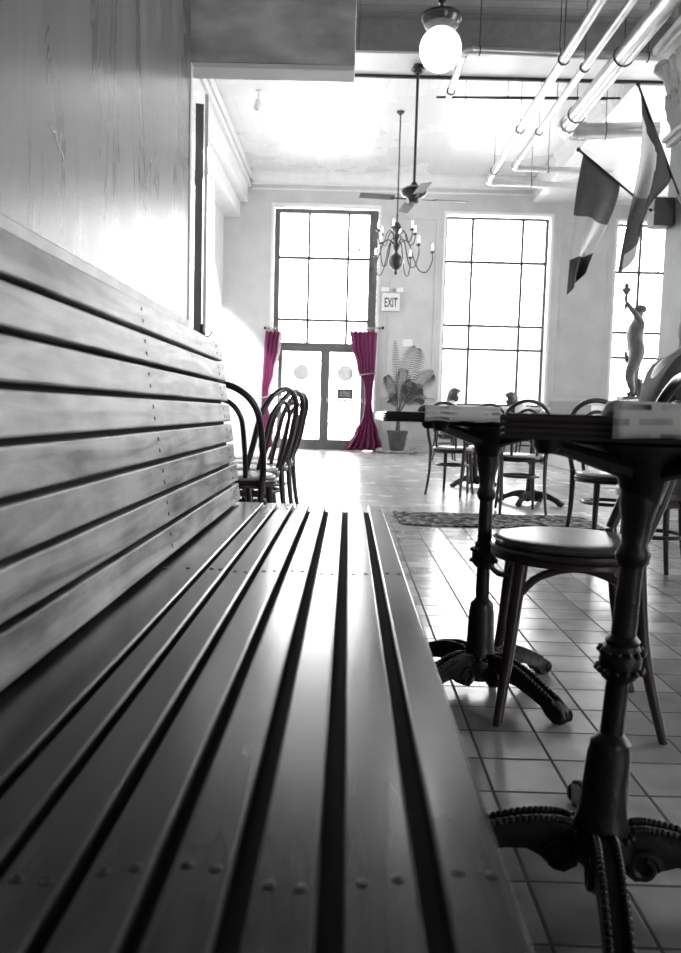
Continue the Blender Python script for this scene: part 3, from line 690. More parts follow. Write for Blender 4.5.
# ------------------------------------------------------------------ curtains on a rod
rod = thing('curtain_rod', 'thin metal curtain rod across the glass entrance doors', 'curtain rod', (-.53, BACK - .1, 2.37))
MB().tube([(-1.12, 0, -.03), (1.12, 0, .03)], .012, 10).build('rod', M['steel'], rod)
for s in (-1, 1):
    MB().ball((s * 1.14, 0, s * .03), .03).build('finial', M['black'], rod)
    MB().box(s * 1.08 - .012, s * 1.08 + .012, 0, .1, s * .03 - .02, s * .03 + .02, .003).build('bracket', M['black'], rod)
def curtain(label, prof, ytop, folds, mats, mi, tie_z, phase):
    # prof: (z, x0, x1, depth)
    z0 = prof[-1][0]
    t = thing('curtain', label, 'curtain', (0, BACK - .1, 0), 0, 'magenta door curtains')
    def at(z):
        for a, c in zip(prof, prof[1:]):
            if a[0] >= z >= c[0]:
                k = (a[0] - z) / (a[0] - c[0]); k = k * k * (3 - 2 * k)
                return [a[i] + (c[i] - a[i]) * k for i in range(4)]
        return prof[-1]
    zt = prof[0][0]
    def fn(u, v):
        z = zt + (z0 - zt) * v; _, xa, xb, d = at(z)
        w = math.sin(u * folds * 2 * PI + phase) + .35 * math.sin(u * folds * 4.3 * PI + 1 + v * 2)
        return Vector((xa + (xb - xa) * (u + .012 * math.sin(u * folds * 4 * PI)), -.02 + d * w * .5, z + .02 * math.sin(u * folds * 2 * PI) * (v < .02)))
    b = MB(); b.grid(fn, 72, 40, mi=mi); p = b.build('panel', mats, t)
    md = p.modifiers.new('solid', 'SOLIDIFY'); md.thickness = .006
    _, xa, xb, d = at(tie_z)
    b = MB(); b.tube([((xa + xb) / 2 + ((xb - xa) / 2 + .02) * math.cos(2 * PI * k / 20), -.02 + (d + .03) * math.sin(2 * PI * k / 20), tie_z + .03 * math.cos(2 * PI * k / 20)) for k in range(20)], .014, 8, closed=True); b.build('tie_back', M['sash'], t)
    b = MB()
    for k in range(6):
        x = prof[0][1] + (prof[0][2] - prof[0][1]) * (k + .5) / 6
        b.tube([(x, .028 * math.cos(2 * PI * q / 12), zt + .02 + .028 * math.sin(2 * PI * q / 12)) for q in range(12)], .004, 6, closed=True)
    b.build('curtain_ring', M['steel'], t)
    return t
curtain('magenta velvet curtain right of the glass doors, tied in and spreading on the floor', [(2.32, -.02, .50, .05), (2.05, .02, .49, .06), (1.65, .13, .48, .06), (1.2, .29, .45, .05), (.95, .30, .44, .06), (.7, .27, .47, .08), (.35, .12, .58, .1), (.12, -.02, .66, .12), (.02, -.12, .68, .13)], 0, 6, [M['velvet']], None, 1.5, .4)
curtain('magenta curtain with pale lining left of the glass doors, swept to the wall', [(2.28, -1.66, -1.33, .05), (2.0, -1.68, -1.36, .06), (1.5, -1.70, -1.45, .06), (1.1, -1.72, -1.56, .05), (.9, -1.71, -1.58, .05), (.5, -1.73, -1.48, .07), (.02, -1.76, -1.42, .09)], 0, 4, [M['velvet'], M['velvet_light']], lambda u, v: 1 if u > .80 else 0, 1.0, 1.0)

# ------------------------------------------------------------------ exit sign, thermostat
ex = thing('exit_sign', 'white lit EXIT sign box on the back wall beside the doors', 'sign', (.75, BACK - .03, 2.73))
MB().box(-.17, .17, -.07, .03, 0, .34, .012).build('sign_box', M['sign'], ex)
MB().box(-.2, -.04, -.02, .03, .38, .46, .01).build('emergency_lamp', M['sign'], ex); MB().box(.1, .24, -.02, .03, .36, .46, .01).build('emergency_lamp', M['sign'], ex)
cu = bpy.data.curves.new('exit_lettering', 'FONT'); cu.body = 'EXIT'; cu.size = .25; cu.align_x = 'CENTER'; cu.extrude = .002; cu.offset = .004
to = bpy.data.objects.new('exit_lettering', cu); COL.objects.link(to); bpy.context.view_layer.update()
me = bpy.data.meshes.new_from_object(to.evaluated_get(bpy.context.evaluated_depsgraph_get())); bpy.data.objects.remove(to)
me.materials.clear(); me.materials.append(M['letter'])
lt = bpy.data.objects.new('lettering', me); COL.objects.link(lt); lt.parent = ex; lt.location = (0, -.073, .075); lt.rotation_euler = (PI/2, 0, 0); lt.scale = (.5, 1, 1)
th = tag(MB().box(1.0, 1.2, BACK - .04, BACK, 2.06, 2.2, .01).build('thermostat', M['sign'], None), 'pale thermostat box on the back wall above the palm', 'thermostat')
tag(MB().box(1.03, 1.13, BACK - .06, BACK, 1.14, 1.30, .01).build('wall_socket', M['plaque'], None), 'small dark wall box just right of the palm fronds', 'wall box')

# ------------------------------------------------------------------ palm in pot
PX, PY = .93, 14.85
pl = thing('potted_palm', 'tall palm in a dark round pot by the right curtain', 'plant', (PX, PY, 0))
MB().lathe([(0, .0), (.20, .0), (.21, .03), (.17, .05), (0, .05)], 24).build('saucer', M['rock'], pl)
b = MB(); b.lathe([(0, .05), (.12, .05), (.155, .15), (.185, .36), (.20, .385), (.205, .43), (.19, .435), (.18, .39), (0, .39)], 32); b.build('pot', M['pot'], pl)
MB().lathe([(0, .41), (.17, .40), (.17, .385), (0, .38)], 20).build('soil', M['soil'], pl)
b = MB(); stube(b, [(0, 0, .39), (.01, 0, .55), (.0, 0, .72)], (.05, .04, .03), 10); b.build('stem', M['leaf'], pl)
def frond(base, tip, sag, ln, n=22, fold=.35):
    base, tip = Vector(base), Vector(tip); b = MB()
    mid = base.lerp(tip, .5) + Vector((0, 0, sag))
    P = [base * (1 - t) ** 2 + mid * 2 * t * (1 - t) + tip * t * t for t in [i / 30 for i in range(31)]]
    b.tube(P, lerp_rad((.009, .006, .002), 31), 6)
    for i in range(n):
        t = .28 + .72 * i / (n - 1); k = min(int(t * 30), 29); p = P[k].lerp(P[k + 1], t * 30 - k); d = (P[k + 1] - P[k]).normalized()
        sd = d.cross(Vector((0, -1, .15))).normalized()
        for s in (-1, 1):
            L = ln * (math.sin(PI * (.12 + .8 * (t - .28) / .72)) ** .7); dr = (sd * s + d * .75 + Vector((0, random.uniform(-.3, .3), -.25))).normalized()
            q = p + dr * L * .5; e = p + dr * L + Vector((0, 0, -.25 * L)); wv = d * .009
            vs = [b.bm.verts.new(x) for x in (p - wv * .5, q - wv, e, q + wv, p + wv * .5)]
            b.bm.faces.new(vs)
    o = b.build('frond', M['leaf'], pl); return o
for base, tip, sag, ln in (((0, 0, .70), (.30, -.05, 1.98), .3, .30), ((0, 0, .70), (.62, -.1, 1.52), .34, .24), ((0, 0, .7), (-.10, .0, 2.1), .1, .10), ((0, 0, .7), (-.24, -.05, 1.45), .2, .16),
                           ((0, 0, .7), (.5, .1, 1.05), .35, .22), ((0, 0, .7), (-.18, -.2, 1.05), .25, .16), ((0, 0, .7), (.22, -.25, 1.35), .2, .22), ((0, 0, .7), (.1, .25, 1.6), .1, .22), ((0, 0, .7), (.42, -.2, 1.25), .3, .2)):
    frond(base, tip, sag, ln)
for k, (x, y, r) in enumerate(((-.32, -.03, .07), (.33, -.02, .075), (.25, -.22, .05), (-.22, -.26, .06))):
    b = MB(); b.ball((0, 0, r * .7), r, (1.2, 1, .72), 12, 8)
    for v in b.bm.verts: v.co *= 1 + .1 * math.sin(v.co.x * 60 + k) * math.cos(v.co.y * 50)
    tag(b.build('rock', M['rock'], None, loc=(PX + x, PY + y, .003)), ['grey rock on the floor left of the palm pot', 'grey rock on the floor right of the palm pot', 'small rock in front of the palm pot, right', 'small rock in front of the palm pot, left'][k], 'rock', 'rocks around the palm pot')

# ------------------------------------------------------------------ hanging globe lamp, fan, chandelier
gl = thing('globe_pendant', 'glowing white globe lamp hanging on a black rod at the top', 'lamp', (.68, 6.8, CEIL))
MB().lathe([(0, 0), (.07, 0), (.07, -.02), (.03, -.05), (0, -.05)], 20).build('canopy', M['black'], gl)
MB().tube([(0, 0, -.02), (0, 0, 4.20 - CEIL)], .013, 10).build('rod', M['black'], gl)
b = MB(); zz = 4.0 - CEIL; b.lathe([(0, .2), (.016, .2), (.035, .19), (.035, .175), (.016, .165), (.02, .1), (.09, .095), (.165, .065), (.17, .045), (.16, .038), (.155, .015), (.14, -.012), (.12, -.02), (0, -.02)], 32, (0, 0, zz)); b.build('fitter', M['bronze'], gl)
b = MB(); b.ball((0, 0, 3.80 - CEIL), .176, u=32, v=20); g = b.build('globe', M['globe'], gl)
pl_ = bpy.data.lights.new('globe_light', 'POINT'); pl_.energy = 14; pl_.shadow_soft_size = .18
po = bpy.data.objects.new('globe_light', pl_); COL.objects.link(po); po.location = (.68, 6.8, 3.60)

fan = thing('ceiling_fan', 'dark ceiling fan on a long rod hanging below the beam', 'fan', (.71, 9.68, 4.865))
MB().lathe([(0, .035), (.055, .035), (.06, .01), (.09, -.02), (.055, -.03), (.045, -.06), (0, -.06)], 20).build('canopy', M['black'], fan)
FZ = 3.42 - 4.865
MB().tube([(0, 0, -.04), (.0, 0, FZ + .1)], .016, 10).build('rod', M['black'], fan)
b = MB(); b.lathe([(0, .12), (.03, .12), (.05, .08), (.10, .065), (.15, .03), (.158, .0), (.14, -.035), (.10, -.055), (.075, -.07), (.07, -.10), (.06, -.115), (0, -.125)], 32, (0, 0, FZ)); b.build('motor', M['bronze'], fan)
for k in range(4):
    a = R(8 + 90 * k); b = MB(); b.box(.24, .66, -.065, .065, -.004, .004, .003); b.xform(Matrix.Translation((0, 0, FZ - .07)) @ Matrix.Rotation(a, 4, 'Z') @ Matrix.Rotation(.18, 4, 'X')); bl = b.build('blade', mat('fan_blade', .16, .5) if k == 0 else bpy.data.materials['fan_blade'], fan)
    b = MB(); b.box(.09, .28, -.015, .015, -.012, -.005, .002); b.xform(Matrix.Translation((0, 0, FZ - .07)) @ Matrix.Rotation(a, 4, 'Z') @ Matrix.Rotation(.18, 4, 'X')); b.build('blade_iron', M['black'], bl)

ch = thing('chandelier', 'brass style chandelier with curved arms and candle bulbs before the back wall', 'chandelier', (.655, 12.2, CEIL))
CZ = 3.20 - CEIL
MB().lathe([(0, 0), (.06, 0), (.06, -.015), (.02, -.05), (0, -.05)], 20).build('canopy', M['bronze'], ch)
MB().tube([(.0, 0, -.03), (0, 0, CZ + .56)], .011, 8).build('rod', M['bronze'], ch)
b = MB(); b.lathe([(0, .60), (.02, .58), (.012, .54), (.012, .48), (.03, .46), (.06, .42), (.068, .39), (.045, .35), (.018, .31), (.018, .29), (.035, .28), (.05, .25), (.05, .22), (.028, .19), (.02, .17), (.035, .14), (.05, .11), (.05, .08), (.03, .05), (.02, .02), (.04, -.01), (.09, -.05), (.118, -.12), (.10, -.19), (.055, -.235), (.02, -.25), (.02, -.27), (.03, -.29), (.015, -.32), (0, -.33)], 28, (0, 0, CZ)); b.build('body', M['bronze'], ch)
for tier, (n, rr, zb, zc, dz, ph) in enumerate(((6, .30, .28, .30, .17, .3), (6, .56, .12, -.08, .19, .05))):
    for k in range(n):
        a = ph + 2 * PI * k / n; ca, sa = math.cos(a), math.sin(a)
        P = lambda r, z: Vector((r * ca, r * sa, CZ + z))
        zt_ = zc + .02
        b = MB()
        if tier == 0: stube(b, [P(.03, zb - .04), P(.10, zb + .05), P(.16, zb + .01), P(.20, zb - .12), P(.26, zb - .13), P(rr, zb - .05), P(rr, zb + .02)], .008, 8)
        else: stube(b, [P(.03, zb), P(.12, zb + .08), P(.2, zb + .02), P(.27, zb - .18), P(.36, zb - .36), P(.48, zb - .38), P(rr, zb - .22), P(rr, zb - .1)], .009, 8)
        ze = (zb + .02) if tier == 0 else (zb - .1)
        arm = b.build('arm', M['bronze'], ch)
        p = P(rr, ze)
        b = MB(); b.lathe([(0, 0), (.012, 0), (.04, .012), (.042, .018), (.012, .02), (.012, .05), (0, .05)], 14, p); b.build('drip_pan', M['bronze'], arm)
        b = MB(); b.lathe([(0, .05), (.009, .05), (.010, .07), (.014, .09), (.011, .115), (.004, .145), (0, .15)], 12, p); b.build('candle_bulb', M['bulb'], arm)

# ------------------------------------------------------------------ ceiling pipes
def pipe(label, pts, r, m, hang, group='overhead pipes'):
    t = thing('ceiling_pipe', label, 'pipe', pts[0], 0, group)
    o = Vector(pts[0]); P = [Vector(p) - o for p in pts]
    Q = [P[0]]
    for i in range(1, len(P) - 1):
        d0 = (P[i - 1] - P[i]).normalized(); d1 = (P[i + 1] - P[i]).normalized(); e = r * 1.8
        for k in range(7):
            u = k / 6; Q.append((P[i] + d0 * e) * (1 - u) ** 2 + P[i] * 2 * u * (1 - u) + (P[i] + d1 * e) * u * u)
    Q.append(P[-1])
    MB().tube(Q, r, 18).build('pipe_run', m, t)
    for i in range(1, len(P) - 1):
        b = MB()
        for d in ((P[i - 1] - P[i]).normalized(), (P[i + 1] - P[i]).normalized()): b.tube([P[i] + d * r * 1.9, P[i] + d * r * 3.0], r * 1.18, 16)
        b.build('coupling', m, t)
    for (seg, f) in hang:
        p = P[seg].lerp(P[seg + 1], f); d = (P[seg + 1] - P[seg]).normalized()
        zc = 4.93 if 9.3 < (p + o).y < 10 else (4.86 if (p + o).x > 3.4 and (p + o).y > 10 else CEIL)
        if 9.34 < (p + o).y < 10: zc = 4.90
        b = MB(); sd = d.cross(Vector((0, 0, 1))).normalized()
        b.tube([p + (r + .006) * (math.cos(2 * PI * q / 16) * sd + math.sin(2 * PI * q / 16) * Vector((0, 0, 1))) for q in range(16)], .007, 6, closed=True)
        b.tube([p + Vector((0, 0, r)), Vector((p.x, p.y, zc - o.z))], .005, 6); b.build('hanger', M['black'], t)
pipe('leftmost of three parallel silver ceiling pipes running away from us', [(2.175, 4.5, 4.5), (2.115, 12.9, 4.5), (3.9, 13.0, 4.5)], .05, M['pipe'], [(0, .3), (0, .48), (0, .72), (0, .93), (1, .4)])
pipe('middle one of three parallel silver ceiling pipes running away from us', [(2.47, 4.5, 4.5), (2.375, 12.15, 4.5), (3.9, 12.25, 4.5)], .043, M['pipe'], [(0, .34), (0, .55), (0, .8), (1, .35)])
pipe('thickest silver ceiling pipe, right one of the three parallel pipes', [(2.80, 4.5, 4.5), (2.70, 10.62, 4.5), (3.9, 10.45, 4.5)], .10, M['pipe'], [(0, .42), (0, .64), (0, .9), (1, .45)])
pipe('silver ceiling pipe crossing behind the globe lamp and turning away', [(1.14, 10.14, 4.72), (1.15, 8.86, 4.72), (4.4, 8.98, 4.72)], .042, M['pipe'], [(0, .15), (1, .05), (1, .32), (1, .62)])
pipe('thin dark rail hung just past the beam, lower one', [(1.0, 10.3, 4.78), (2.0, 10.25, 4.78), (3.3, 10.2, 4.78)], .014, M['black'], [(0, .2), (0, .9), (1, .5)])
pipe('thin dark rail hung just past the beam, upper one', [(1.2, 10.8, 4.98), (2.0, 10.8, 4.98), (3.3, 10.75, 4.98)], .012, M['black'], [(0, .3), (1, .5)])

# ------------------------------------------------------------------ column with leafy capital, flags, speaker
CX0, CX1, CY0, CY1 = 3.0, 3.75, 7.24, 7.72
cl = thing('column', 'square grey column with a carved leafy capital at the right edge', 'column', ((CX0 + CX1) / 2, (CY0 + CY1) / 2, 0))
hx, hy = (CX1 - CX0) / 2, (CY1 - CY0) / 2
MB().box(-hx, hx, -hy, hy, .2, 3.36, .012).build('shaft', M['column'], cl)
MB().box(-hx - .05, hx + .05, -hy - .0, hy + .0, 0, .2, .01).build('plinth', M['column'], cl)
b = MB(); b.box(-hx - .04, hx + .04, -hy - .04, hy + .04, 3.36, 3.41, .015); b.box(-hx - .07, hx + .07, -hy - .07, hy + .07, 3.41, 3.46, .02); b.build('necking', M['stone'], cl)
b = MB(); b.box(-hx + .02, hx - .02, -hy + .02, hy - .02, 3.46, 4.22); bell = b.build('bell', M['stone'], cl, False)
b = MB(); b.box(-hx - .13, hx + .13, -hy - .13, hy + .13, 4.22, 4.27, .015); b.box(-hx - .17, hx + .17, -hy - .17, hy + .17, 4.27, 4.34, .02); b.build('abacus', M['stone'], cl)
MB().box(-hx, hx, -hy, hy, 4.34, CEIL).build('upper_shaft', M['column'], cl, False)
def acanthus(px_, py_, ang, z0, h, wd, out):
    b = MB()
    def fn(u, v):
        s = (u - .5) * 2; bow = out * (v ** 2.2) + (.05 * math.sin(v * PI)); curl = max(0, v - .82) * 5
        wv = wd * (1 - .25 * v) * (1 + .16 * math.sin(v * 21)) * (1 if v < .85 else max(.25, 1 - (v - .85) * 5))
        x = s * wv / 2; y = bow + .018 * math.cos(s * 7) + .02 * (1 - s * s); z = h * v - curl * curl * h * .13
        return Vector((x, -y, z))
    b.grid(fn, 12, 18); b.xform(Matrix.Translation((px_, py_, z0)) @ Matrix.Rotation(ang, 4, 'Z'))
    o = b.build('acanthus_leaf', M['stone'], cl); m_ = o.modifiers.new('solid', 'SOLIDIFY'); m_.thickness = .018
for row, (z0, h, out) in enumerate(((3.47, .36, .10), (3.66, .46, .15))):
    for k in range(4): acanthus(-hx + .02 + (hx * 2 - .04) * (k + (.5 if row == 0 else .1)) / 4 + .03 * row, -hy + .02, 0, z0, h, .20, out)
    for k in range(3): acanthus(-hx + .02, -hy + .02 + (hy * 2 - .04) * (k + (.5 if row == 0 else .15)) / 3 + .02 * row, -PI/2, z0, h, .17, out)
for (x, y) in ((-hx, -hy), (hx, -hy), (-hx, hy)):
    b = MB(); d = Vector((x, y, 0)).normalized()
    pts = [Vector((x, y, 4.10)) + d * (.10 + .075 * (1 - q / 26) * math.cos(q * .5)) + Vector((0, 0, .075 * (1 - q / 26) * math.sin(q * .5))) for q in range(24)]
    b.tube([Vector((x, y, 3.8)) + d * .02, Vector((x, y, 4.0)) + d * .08] + pts, .026, 8); b.build('volute', M['stone'], cl)

def flag(label, tip, base, fn, mi, mats, n):
    t = thing('wall_flag', label, 'flag', base, 0, 'flags on the column')
    o = Vector(base); tp = Vector(tip)
    d = (tp - o).normalized()
    MB().tube([Vector((0, 0, 0)) - d * .0, tp - o + d * .03], .011, 10).build('flagpole', M['black'], t)
    MB().ball(tp - o + d * .045, .02).build('finial', M['black'], t)
    b = MB(); b.tube([Vector((0, 0, 0)), d * .09], .02, 10); b.build('bracket', M['steel'], t)
    b = MB(); b.grid(lambda u, v: fn(u, v) - o, n, n, mi=mi); c = b.build('cloth', mats, t)
    m_ = c.modifiers.new('solid', 'SOLIDIFY'); m_.thickness = .003
    return t
f1t, f1b = Vector((2.03, 7.25, 3.138)), Vector((2.99, 7.66, 2.63))
def f1(u, v):
    top = f1t.lerp(f1b, .015 + .42 * u)
    e = Vector((1.985 + .15 * u, 7.30 + .06 * u, 1.895 + .20 * u))
    p = top.lerp(e, v)
    bow = math.sin(PI * v)
    p.x += -.02 * bow + .06 * bow * u * (1 - v); p.z -= .03 * bow * u
    p.y += .06 * math.sin(u * 9 + v * 2.5) * (.15 + v) + .03 * math.sin(v * 7 + u * 3)
    return p
flag('three-band flag with white middle, left one of the two hanging flags', f1t, f1b, f1, lambda u, v: 0 if v < .42 else (1 if v < .74 else 2), [M['cloth_m'], M['cloth_w'], M['cloth_d']], 40)
f2t, f2b = Vector((2.43, 7.0, 3.595)), Vector((2.985, 7.33, 2.74))
def f2(u, v):
    top = f2t.lerp(f2b, .01 + .74 * u)
    e = Vector((2.365 + .25 * u, 7.02 + .1 * u, 2.06 + .56 * u ** 1.8))
    p = top.lerp(e, v)
    p.x += .05 * math.sin(PI * v) * (1 - u) + .02 * math.sin(v * 6); p.y += .07 * math.sin(u * 8 + v * 1.5) * (.2 + v)
    return p
def f2m(u, v):
    if u > .50 - .12 * v and v < .86: return 0
    if v < .22 - .1 * (1 - u): return 0
    if v < .55: return 1
    if v < .82: return 2
    return 3 if v > .90 and u > .12 else 2
flag('black, grey and white banded flag, right one of the two hanging flags beside the column', f2t, f2b, f2, f2m, [M['cloth_b'], M['cloth_l'], M['cloth_m'], M['cloth_w']], 40)
tag(MB().box(2.80, 2.99, 7.5, 7.68, 2.58, 2.84, .01).build('speaker', M['plaque'], None), 'small dark speaker box fixed to the column behind the flags', 'speaker')

# ------------------------------------------------------------------ figures
def figure_rad(k, *r): return [q * k for q in r]
# statue: standing torch bearer on the ledge
SX, SY, SZ = 3.29, 9.2, .985
st = thing('torch_statue', 'dark figure statue raising a torch on the white ledge', 'statue', (SX, SY, SZ))
MB().box(-.13, .12, -.12, .12, 0, .045, .008).build('base', M['statue'], st)
Vv = [(.045, 0, .53), (.01, 0, .64), (.0, 0, .74), (.03, 0, .83), (.035, 0, .89), (.03, 0, .94), (.025, 0, .975),
      (.03, -.055, .49), (-.055, -.05, .28), (.0, -.045, .08), (-.065, -.045, .055),
      (.045, .055, .49), (.03, .05, .28), (.08, .05, .09), (.03, .05, .055),
      (.03, -.095, .835), (-.045, -.09, .93), (-.105, -.05, 1.02), (-.125, -.045, 1.05),
      (.055, .105, .81), (.07, .13, .67), (.0, .13, .57), (-.03, .12, .54)]
Ee = [(0, 1), (1, 2), (2, 3), (3, 4), (4, 5), (5, 6), (0, 7), (7, 8), (8, 9), (9, 10), (0, 11), (11, 12), (12, 13), (13, 14), (3, 15), (15, 16), (16, 17), (17, 18), (3, 19), (19, 20), (20, 21), (21, 22)]
Rr = [.09, .078, .092, .072, .036, .058, .052, .072, .05, .03, .022, .072, .05, .03, .022, .036, .028, .022, .022, .036, .028, .021, .019]
k_ = 1.07
skin_obj('figure', [(a * k_, c * k_, e * k_) for a, c, e in Vv], Ee, [q * 1.22 for q in Rr], M['statue'], st)
MB().ball((.05, 0, 1.05), .072, (1.1, .95, .75)).build('hair', M['statue'], st)
b = MB(); stube(b, [(.11, .02, .045), (.115, .03, .14), (.10, .03, .22), (.105, .03, .25)], (.045, .038, .034, .04), 10); b.build('stump', M['statue'], st)
b = MB(); stube(b, [(-.075, .05, .56), (-.07, .02, .48), (-.05, .0, .44), (-.03, -.02, .42)], (.018, .028, .025, .01), 8); b.build('drapery', M['statue'], st)
tr = MB().lathe([(0, -.09), (.012, -.08), (.018, -.04), (.012, -.01), (.022, .05), (.018, .09), (.04, .12), (.055, .15), (.05, .165), (0, .165)], 16, (-.137, -.05, 1.115)).build('torch', M['statue'], st)
MB().lathe([(0, 0), (.022, .01), (.03, .03), (.02, .05), (.006, .065), (0, .07)], 12, (-.137, -.05, 1.275)).build('flame', M['statue'], tr)

def head_parts(parent, c, face, hair_m, k=1.0, long_hair=False):
    """eyes, nose, mouth, ears and hair for a skinned head centred on c, face = unit vector"""
    f = Vector(face).normalized(); s = Vector((-f.y, f.x, 0)); c = Vector(c); u = Vector((0, 0, 1))
    b = MB()
    for q in (-1, 1): b.ball(c + f * .082 * k + s * q * .031 * k + u * .012 * k, .011 * k, u=10, v=8)
    b.build('eye', M['eye'], parent)
    b = MB(); b.ball(c + f * .098 * k - u * .02 * k, .014 * k, (1, 1, 1.6)); b.build('nose', M['skin'], parent)
    b = MB(); b.tube([c + f * .086 * k + s * q * .02 * k - u * .056 * k for q in (-1, 0, 1)], .005 * k, 8); b.build('mouth', M['plaque'], parent)
    b = MB()
    for q in (-1, 1): b.ball(c + s * q * .083 * k - f * .005 * k - u * .005 * k, .026 * k, (.5, .5, 1.15))
    b.build('ear', M['skin'], parent)
    b = MB(); b.ball(c - f * .018 * k + u * .03 * k, .108 * k, (1, 1, 1), 20, 14)
    bmesh.ops.delete(b.bm, geom=[v for v in b.bm.verts if (v.co - c).dot(f) > .045 * k and (v.co - c).z < .065 * k], context='VERTS')
    if long_hair:
        stube(b, [c - f * .05 * k + u * .03, c - f * .075 * k - u * .08 * k, c - f * .07 * k - u * .19 * k], (.07 * k, .075 * k, .04 * k), 12)
    o = b.build('hair', hair_m, parent); m_ = o.modifiers.new('solid', 'SOLIDIFY'); m_.thickness = .012; m_.offset = 1

def person(label, loc, rz, J, hair_m, jacket_m, long_hair, seat_name=None):
    """J: joint dictionary in local space, the figure faces -Y"""
    order = ['pelvis', 'waist', 'chest', 'neck', 'skull0', 'head', 'hipL', 'kneeL', 'ankL', 'toeL', 'hipR', 'kneeR', 'ankR', 'toeR', 'shL', 'elL', 'wrL', 'haL', 'shR', 'elR', 'wrR', 'haR']
    idx = {n: i for i, n in enumerate(order)}
    rad = dict(pelvis=.12, waist=.105, chest=.12, neck=.05, skull0=.062, head=.085, hip=.085, knee=.055, ank=.035, toe=.03, sh=.052, el=.038, wr=.026, ha=.03)
    R_ = [rad[n.rstrip('LR')] if n.rstrip('LR') in rad else rad[n] for n in order]
    ed = [('pelvis', 'waist'), ('waist', 'chest'), ('chest', 'neck'), ('neck', 'skull0'), ('skull0', 'head')]
    for s in 'LR': ed += [('pelvis', 'hip' + s), ('hip' + s, 'knee' + s), ('knee' + s, 'ank' + s), ('ank' + s, 'toe' + s), ('chest', 'sh' + s), ('sh' + s, 'el' + s), ('el' + s, 'wr' + s), ('wr' + s, 'ha' + s)]
    V = [J[n] for n in order]; E = [(idx[a], idx[c]) for a, c in ed]
    # fingers: five short chains rooted in each palm
    for s in 'LR':
        wr, ha = Vector(J['wr' + s]), Vector(J['ha' + s]); d = (ha - wr).normalized(); sd = d.cross(Vector((0, 0, 1))).normalized(); dn = Vector((0, 0, -1))
        for q, ln in ((-1.5, .05), (-.5, .06), (.5, .065), (1.5, .058)):
            p = ha + sd * q * .017 + d * .01; i0 = len(V)
            V += [p, p + d * ln * .55, p + d * ln * .9 + dn * ln * .45]; R_ += [.0105, .0095, .008]; E += [(idx['ha' + s], i0), (i0, i0 + 1), (i0 + 1, i0 + 2)]
        sg = 1 if s == 'L' else -1; p = wr.lerp(ha, .5) + sd * .028 * sg; i0 = len(V)
        V += [p, p + d * .03 + sd * .02 * sg]; R_ += [.012, .010]; E += [(idx['ha' + s], i0), (i0, i0 + 1)]
    o = skin_obj('person', [tuple(v) for v in V], E, R_, M['skin'], None, loc)
    o.rotation_euler = (0, 0, rz); tag(o, label, 'person')
    def part(name, names, m, g):
        ix = {n: i for i, n in enumerate(names)}
        es = [(ix[a], ix[c]) for a, c in ed if a in ix and c in ix]
        rr = [rad[n.rstrip('LR') if n.rstrip('LR') in rad else n] * (1.34 if n in ('chest', 'waist') and name == 'jacket' else 1.15) + g for n in names]
        return skin_obj(name, [tuple(J[n]) for n in names], es, rr, m, o)
    tname = ['pelvis', 'waist', 'chest', 'shL', 'elL', 'wrL', 'shR', 'elR', 'wrR']
    part('jacket', tname, jacket_m, .024)
    lg = ['pelvis', 'hipL', 'kneeL', 'ankL', 'hipR', 'kneeR', 'ankR']
    part('trousers', lg, M['trouser'], .014)
    for s in 'LR':
        a, t_ = Vector(J['ank' + s]), Vector(J['toe' + s]); b = MB(); stube(b, [a + Vector((0, .02, -.03)), a.lerp(t_, .5) + Vector((0, 0, -.005)), t_ + Vector((0, -.03, 0))], (.05, .048, .036), 12); b.build('shoe', M['shoe'], o)
    hd = Vector(J['head']); fc = Vector(J.get('face', (0, -1, 0)))
    head_parts(o, hd, fc, hair_m, 1.0, long_hair)
    return o
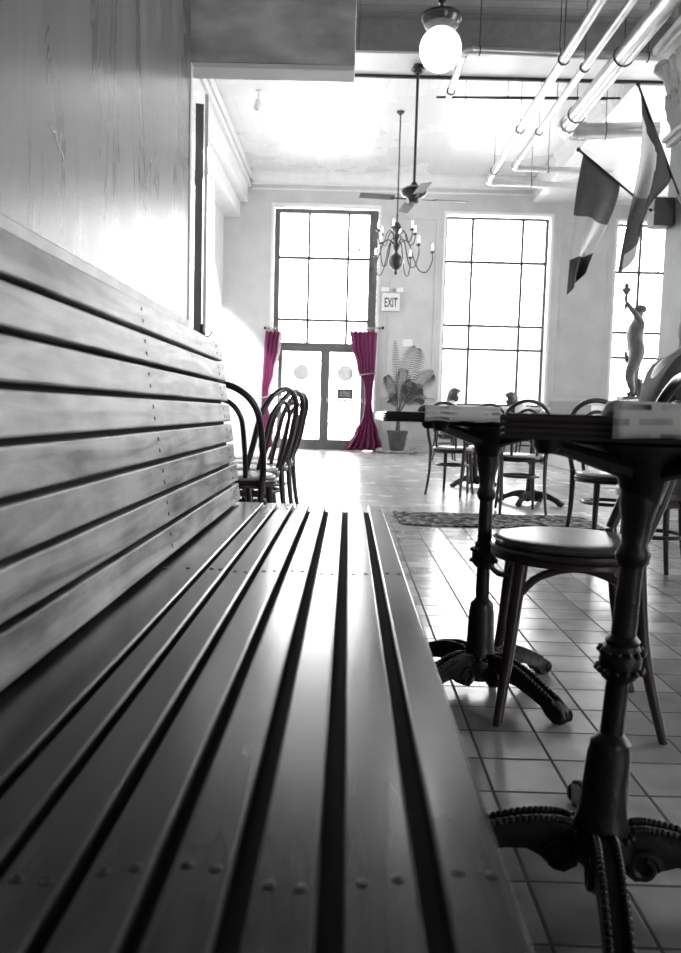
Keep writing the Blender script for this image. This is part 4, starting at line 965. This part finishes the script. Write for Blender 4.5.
def sit(lean, headx=0., armz=.74, reach=-.36, side=0., low=0.):
    return dict(pelvis=(0, .02, .545), waist=(side * .3, -.02 - lean * .25, .70), chest=(side * .6, -.04 - lean * .6, .90 - low * .3), neck=(side * .9, -.06 - lean * .95, 1.06 - low * .6), skull0=(side, -.09 - lean * 1.15, 1.13 - low * .8), head=(side + headx, -.11 - lean * 1.3, 1.21 - low),
                hipL=(.10, -.05, .53), kneeL=(.12, -.42, .52), ankL=(.12, -.44, .09), toeL=(.13, -.56, .045), hipR=(-.10, -.05, .53), kneeR=(-.12, -.42, .52), ankR=(-.12, -.44, .09), toeR=(-.13, -.56, .045),
                shL=(side * .7 + .19, -.05 - lean * .75, 1.0 - low * .4), elL=(.23, -.12 - lean * .75, armz + .0), wrL=(.17, reach, armz + .045), haL=(.15, reach - .08, armz + .045),
                shR=(side * .7 - .19, -.05 - lean * .75, 1.0 - low * .4), elR=(-.23, -.12 - lean * .75, armz), wrR=(-.17, reach, armz + .045), haR=(-.15, reach - .08, armz + .045))
# stool and its person at the right edge
sx, sy = 1.47, 3.70
so = thing('wooden_stool', 'round dark wooden stool carrying the person in the grey jacket', 'stool', (sx, sy, 0))
MB().lathe([(0, .43), (.175, .43), (.185, .438), (.18, .448), (.15, .452), (0, .452)], 32).build('seat', M['seat_wood'], so)
MB().lathe([(0, .395), (.17, .395), (.185, .402), (.185, .425), (.17, .43), (0, .43)], 32).build('seat_rim', M['chair'], so)
for k in range(4):
    a = PI/4 + k * PI/2; b = MB(); stube(b, [(.12 * math.cos(a), .12 * math.sin(a), .41), (.135 * math.cos(a), .135 * math.sin(a), .2), (.17 * math.cos(a), .17 * math.sin(a), 0)], (.018, .015, .012), 10); b.build('leg', M['chair'], so)
b = MB(); b.tube([(.136 * math.cos(2 * PI * k / 28), .136 * math.sin(2 * PI * k / 28), .22) for k in range(28)], .01, 8, closed=True); b.build('ring_stretcher', M['chair'], so)
J = sit(.02, 0, .70, -.40); J.update(chest=(0, -.03, .94), neck=(0, -.07, 1.06), skull0=(0, -.12, 1.10), head=(0, -.19, 1.17), shL=(.19, -.05, 1.03), shR=(-.19, -.05, 1.03), elL=(.23, -.10, .76), elR=(-.23, -.10, .76), wrL=(.15, -.30, .655), haL=(.14, -.37, .645), wrR=(-.15, -.30, .655), haR=(-.14, -.37, .645))
person('person in a grey jacket with dark hair hunched at the right edge', (sx + .0, sy, -.02), R(82), J, M['hair'], M['jacket'], False)
J1 = sit(.04, 0, .745, -.36, low=.13)
person('person with long hair seated in profile left of the window bar, facing right', (1.60, 13.0, -.02), R(90), J1, M['hair_b'], M['shirt'], True)
J2 = sit(.16, 0, .745, -.34, low=.17)
person('person in a pale top leaning over the table by the window, facing left', (2.97, 13.0, -.02), R(-90), J2, M['hair_b'], M['shirt'], True)
